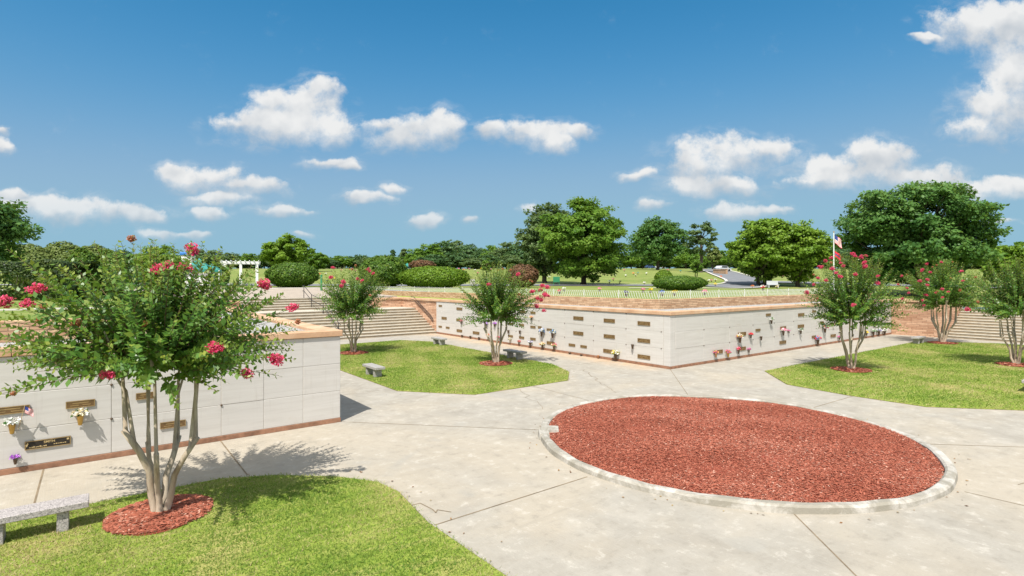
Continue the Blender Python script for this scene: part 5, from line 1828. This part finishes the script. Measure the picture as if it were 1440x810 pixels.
def canopy(px, ytop, yeave, wpx, d, label, walls=True, name='canopy_tent'):
    X = (px - CX) / F * d; g = gz_(X, d)
    r = wpx / 2 / F * d
    zt = EYE + (HY - ytop) / F * d - g; ze = EYE + (HY - yeave) / F * d - g
    o = empty(name, (X, d, g), R(20), label, 'canopy')
    m = MB()
    n = 4
    vs = [(0, 0, zt)] + [(r * sx, r * sy, ze) for sx, sy in ((-1, -1), (1, -1), (1, 1), (-1, 1))] + [(r * sx, r * sy, ze - .25) for sx, sy in ((-1, -1), (1, -1), (1, 1), (-1, 1))]
    m.add(vs, [(0, 1, 2), (0, 2, 3), (0, 3, 4), (0, 4, 1), (1, 5, 6, 2), (2, 6, 7, 3), (3, 7, 8, 4), (4, 8, 5, 1)])
    m.build('roof', M_TEAL, o)
    for sx, sy in ((-1, -1), (1, -1), (1, 1), (-1, 1)):
        MB().box(sx * r * .94 - .05, sx * r * .94 + .05, sy * r * .94 - .05, sy * r * .94 + .05, -.1, ze).build('post', M_WHITEPAINT, o)
    if walls:
        MB().box(-r * .8, r * .8, -r * .8, -r * .76, 0, ze * .8).box(-r * .8, -r * .76, -r * .75, r * .8, 0, ze * .8).build('side_panel', M_WHITEPAINT, o)


canopy(280, 363, 379, 34, 52, 'teal canopy tent with white side panels left of the pergola')
canopy(299, 370, 380, 20, 60, 'smaller teal canopy half hidden beside the pergola', False)
canopy(573, 370, 374, 13, 160, 'tiny teal roofed shelter before the far wood', False, 'shelter')
# small white kiosk behind the blooms
d = 56
X = (265 - CX) / F * d; g = gz_(X, d)
vn = empty('kiosk', (X, d, g), R(8), 'small white kiosk with a blue roof panel behind the crepe myrtle top', 'kiosk')
zt = EYE + (HY - 355) / F * d - g
MB().box(-.5, .5, -.5, .5, -.1, zt - .3, 0, .03).build('body', M_WHITEPAINT, vn)
MB().box(-.6, .6, -.6, .6, zt - .299, zt, 0, .05).build('roof_panel', M_BLUE, vn)
MB().box(-.32, .32, -.512, -.503, zt * .45, zt * .75).build('window', M_GLASS, vn)


def car(px, py, rz, m, label):
    X, Y, g = ray_ground(px, py)
    o = empty('parked_car', (X, Y, g), rz, label, 'car', 'cars parked by the far drive')
    b = MB()
    prof = [(-2.2, .3), (2.2, .3), (2.25, .75), (1.3, .9), (.7, 1.4), (-1.1, 1.42), (-1.9, .95), (-2.25, .85)]
    n = len(prof)
    b.add([(x, -.85, z) for x, z in prof] + [(x, .85, z) for x, z in prof], [tuple(range(n)), tuple(range(2 * n - 1, n - 1, -1))] + [(i, (i + 1) % n, n + (i + 1) % n, n + i) for i in range(n)])
    b.build('body', m, o)
    gl = MB().box(-1.2, .75, -.86, -.853, .95, 1.32).box(-1.2, .75, .853, .86, .95, 1.32)
    gl.build('window', M_GLASS, o)
    for sx in (-1.4, 1.4):
        for sy in (-.8, .8):
            MB().tube([(sx, sy - .1, .33), (sx, sy + .1, .33)], .33, 14).build('wheel', M_TYRE, o)


car(914, 377, R(6), M_CARBLUE, 'dark blue car under the broad dark oak')
car(928, 376.6, R(4), M_CARSILV, 'silver car under the broad dark oak, right of the blue one')
car(1016, 382, R(30), M_CARSILV, 'silver car far up the drive')

d = 69
X = (782.5 - CX) / F * d; g = gz_(X, d)
sg = empty('sign_board', (X, d, g), 0, 'plain green board on two posts left of the big centre tree', 'sign')
MB().box(-.42, .42, -.03, .03, .45, 1.15, 0, .01).build('board', M_GREEN, sg)
for s in (-1, 1): MB().box(s * .36 - .03, s * .36 + .03, .031, .09, -.1, 1.15).build('post', M_GREEN, sg)
X, Y = (452 - CX) / F * 52, 52
gp_ = empty('marker_post', (X, Y, gz_(X, Y)), 0, 'slim green metal post beside the upper steps', 'post')
MB().box(-.09, .09, -.04, .04, -.1, 1.35, 0, .01).build('blade', M_GREEN, gp_)
MB().box(-.10, .10, -.05, .05, 1.35, 1.40, 0, .008).build('cap', M_GREEN, gp_)
X, Y = (378 - CX) / F * 90, 90
wp = empty('marker_post', (X, Y, gz_(X, Y)), 0, 'short white post left of the wide clipped bush', 'post')
MB().box(-.12, .12, -.12, .12, -.2, 1.5, 0, .02).build('shaft', M_WHITEPAINT, wp)
MB().box(-.16, .16, -.16, .16, 1.5, 1.58, 0, .02).build('cap', M_WHITEPAINT, wp)
for (px, py, s, lab) in ((664.5, 400.5, 1.0, 'pale upright headstone behind the wire fence by the bright hedge end'), (517, 384, 1.3, 'pale headstone in the field beside the tall dark bush')):
    X, Y, g = ray_ground(px, py)
    hs = empty('headstone', (X, Y, g), 0, lab, 'headstone')
    MB().box(-.32 * s, .32 * s, -.1, .1, .12, .75 * s, 0, .05).build('slab', M_PALECONC, hs)
    MB().box(-.4 * s, .4 * s, -.16, .16, -.05, .12, 0, .02).build('base', M_PALECONC, hs)
# white seat under the three-trunked tree
X, Y, g = ray_ground(1087, 405)
sb = empty('garden_bench', (X, Y, g), R(-4), 'pale grey bench with a back under the three-trunked tree', 'bench')
MB().box(-.75, .75, -.25, .2, .38, .46, 0, .01).build('seat', M_CARSILV, sb)
MB().box(-.75, .75, .2, .26, .46, .95, 0, .01).build('backrest', M_CARSILV, sb)
for s in (-1, 1): MB().box(s * .6 - .06, s * .6 + .06, -.22, .2, -.05, .378, 0, .01).build('leg', M_CARSILV, sb)
# long low pale wall across the far field
X0, Y0, g0 = ray_ground(425, 378); X1, Y1, g1 = ray_ground(505, 377)
lw = empty('garden_wall', (X0, Y0, g0), math.atan2(Y1 - Y0, X1 - X0), 'low grey garden wall across the far field, left of the tall dark bush', 'wall')
Lw = math.hypot(X1 - X0, Y1 - Y0)
MB().box(0, Lw, -.2, .2, -1, .9 ).build('wall_face', M_PALECONC, lw)
MB().box(-.1, Lw + .1, -.26, .26, .9, 1.02).build('cap', M_DGRANITE, lw)
X0, Y0, g0 = ray_ground(1004, 384.5); X1, Y1, g1 = ray_ground(1022, 386)
lw = empty('garden_wall', (X0, Y0, g0), math.atan2(Y1 - Y0, X1 - X0), 'low brown brick wall beside the drive at the bend', 'wall')
Lw = math.hypot(X1 - X0, Y1 - Y0)
MB().box(0, Lw, -.2, .2, -1, .8).build('wall_face', M_BRICK, lw)
MB().box(-.1, Lw + .1, -.26, .26, .8, .9).build('cap', M_COPING, lw)


# ------------------------------------------------------------------ flowers on graves in the fields
def grave_flowers(px, py, color, label, s=.2, seed=0, dmin=30, post=False):
    X, Y, g = ray_ground(px, py, dmin)
    o = empty('grave_flowers', (X, Y, g), 0, label, 'flowers', 'flowers on graves in the upper lawns')
    rg = np.random.default_rng(seed)
    MB().lathe([(.06, -.05), (.07, 0), (.10, s * 1.1)], 8).build('vase', M_VASE, o)
    fast_mesh('blooms', petals(34, s * 1.15, rg, s * .75, .8, (0, 0, s * 1.7)), 4, FLOWER[color], None, o)


NEARF = [(787, 413.5, 'red', 'red flowers behind the fence, left of a pale bouquet'), (793, 410, 'white', 'pale pink and white flowers behind the fence near the red blooms of the crepe myrtle'),
         (843, 410, 'pink', 'pink flowers behind the fence under the big centre tree'), (881, 417, 'navy', 'dark vase of flowers behind the fence'),
         (904.5, 411.5, 'pink', 'small pink flowers left of a yellow bouquet behind the fence'), (915, 412, 'yellow', 'yellow flowers behind the fence, left of the parapet corner'),
         (931, 416.5, 'blue', 'pale blue flowers between two yellow bouquets behind the fence'), (948, 416, 'yellow', 'yellow flowers in front of the wide low clipped bush'),
         (991, 415, 'pink', 'bright pink flowers at the right end of the wide low clipped bush')]
for i, (x, y, c, lab) in enumerate(NEARF):
    grave_flowers(x, y, c, lab, .15, 300 + i, 32)
FAR = [(865, 389.5, 'white'), (862.5, 395, 'pink'), (857, 398.5, 'white'), (871.5, 399, 'navy'), (880, 389.5, 'white'), (894, 389, 'white'), (897, 386, 'teal'), (909, 386.5, 'white'), (906, 400.5, 'white'),
       (890.5, 386.5, 'orange'), (878, 382, 'pink'), (939, 381.5, 'pink'), (957, 383, 'teal'), (996.5, 397, 'white'), (1000.5, 396.5, 'pink'), (1006, 396, 'white'), (1014, 391, 'orange'), (1006, 402.5, 'yellow'),
       (1058, 405.5, 'orange'), (1072, 405.5, 'white'), (1073, 408.5, 'red'), (1093, 406, 'cream'), (421, 401, 'peach'), (400, 400.5, 'lilac'), (449, 387.5, 'orange'), (460, 398, 'navy'), (458, 387, 'white'),
       (425, 380, 'orange'), (434, 381, 'pink'), (471, 394, 'yellow'), (480, 382, 'pink'), (492, 381, 'orange'), (500, 383, 'pink'), (645, 380, 'pink'), (652, 381, 'orange'), (660, 380, 'pink'), (668, 381.5, 'white'),
       (677, 379.5, 'yellow'), (690, 381, 'pink'), (700, 382, 'orange'), (653, 385, 'teal'), (672, 386, 'pink'), (765, 387, 'pink'), (772, 392, 'white'), (845, 384, 'white'), (385, 399, 'navy'), (1100, 391, 'pink'), (66, 412, 'blue')]
FL = {'white': 'white grave flowers dotted over the upper lawns', 'pink': 'pink grave flowers dotted over the upper lawns', 'orange': 'orange grave flowers dotted over the upper lawns',
      'navy': 'dark vases of flowers in the far burial lawns', 'teal': 'teal grave flowers in the far burial lawns', 'yellow': 'yellow grave flowers in the far burial lawns',
      'peach': 'peach grave flowers beside the wide clipped bush', 'lilac': 'lilac grave flowers beside the wide clipped bush', 'red': 'red grave flowers under the three-trunked tree', 'cream': 'cream grave flowers beside the pale grey bench',
      'blue': 'blue and white flowers at the foot of the dark hedge'}
for i, (x, y, c) in enumerate(FAR):
    X, Y, g = ray_ground(x, y, 24 if c == 'blue' else 30)
    grave_flowers(x, y, c, FL[c], 12e-2 + Y * .0008, 400 + i, 24 if c == 'blue' else 30)

bpy.context.view_layer.update()
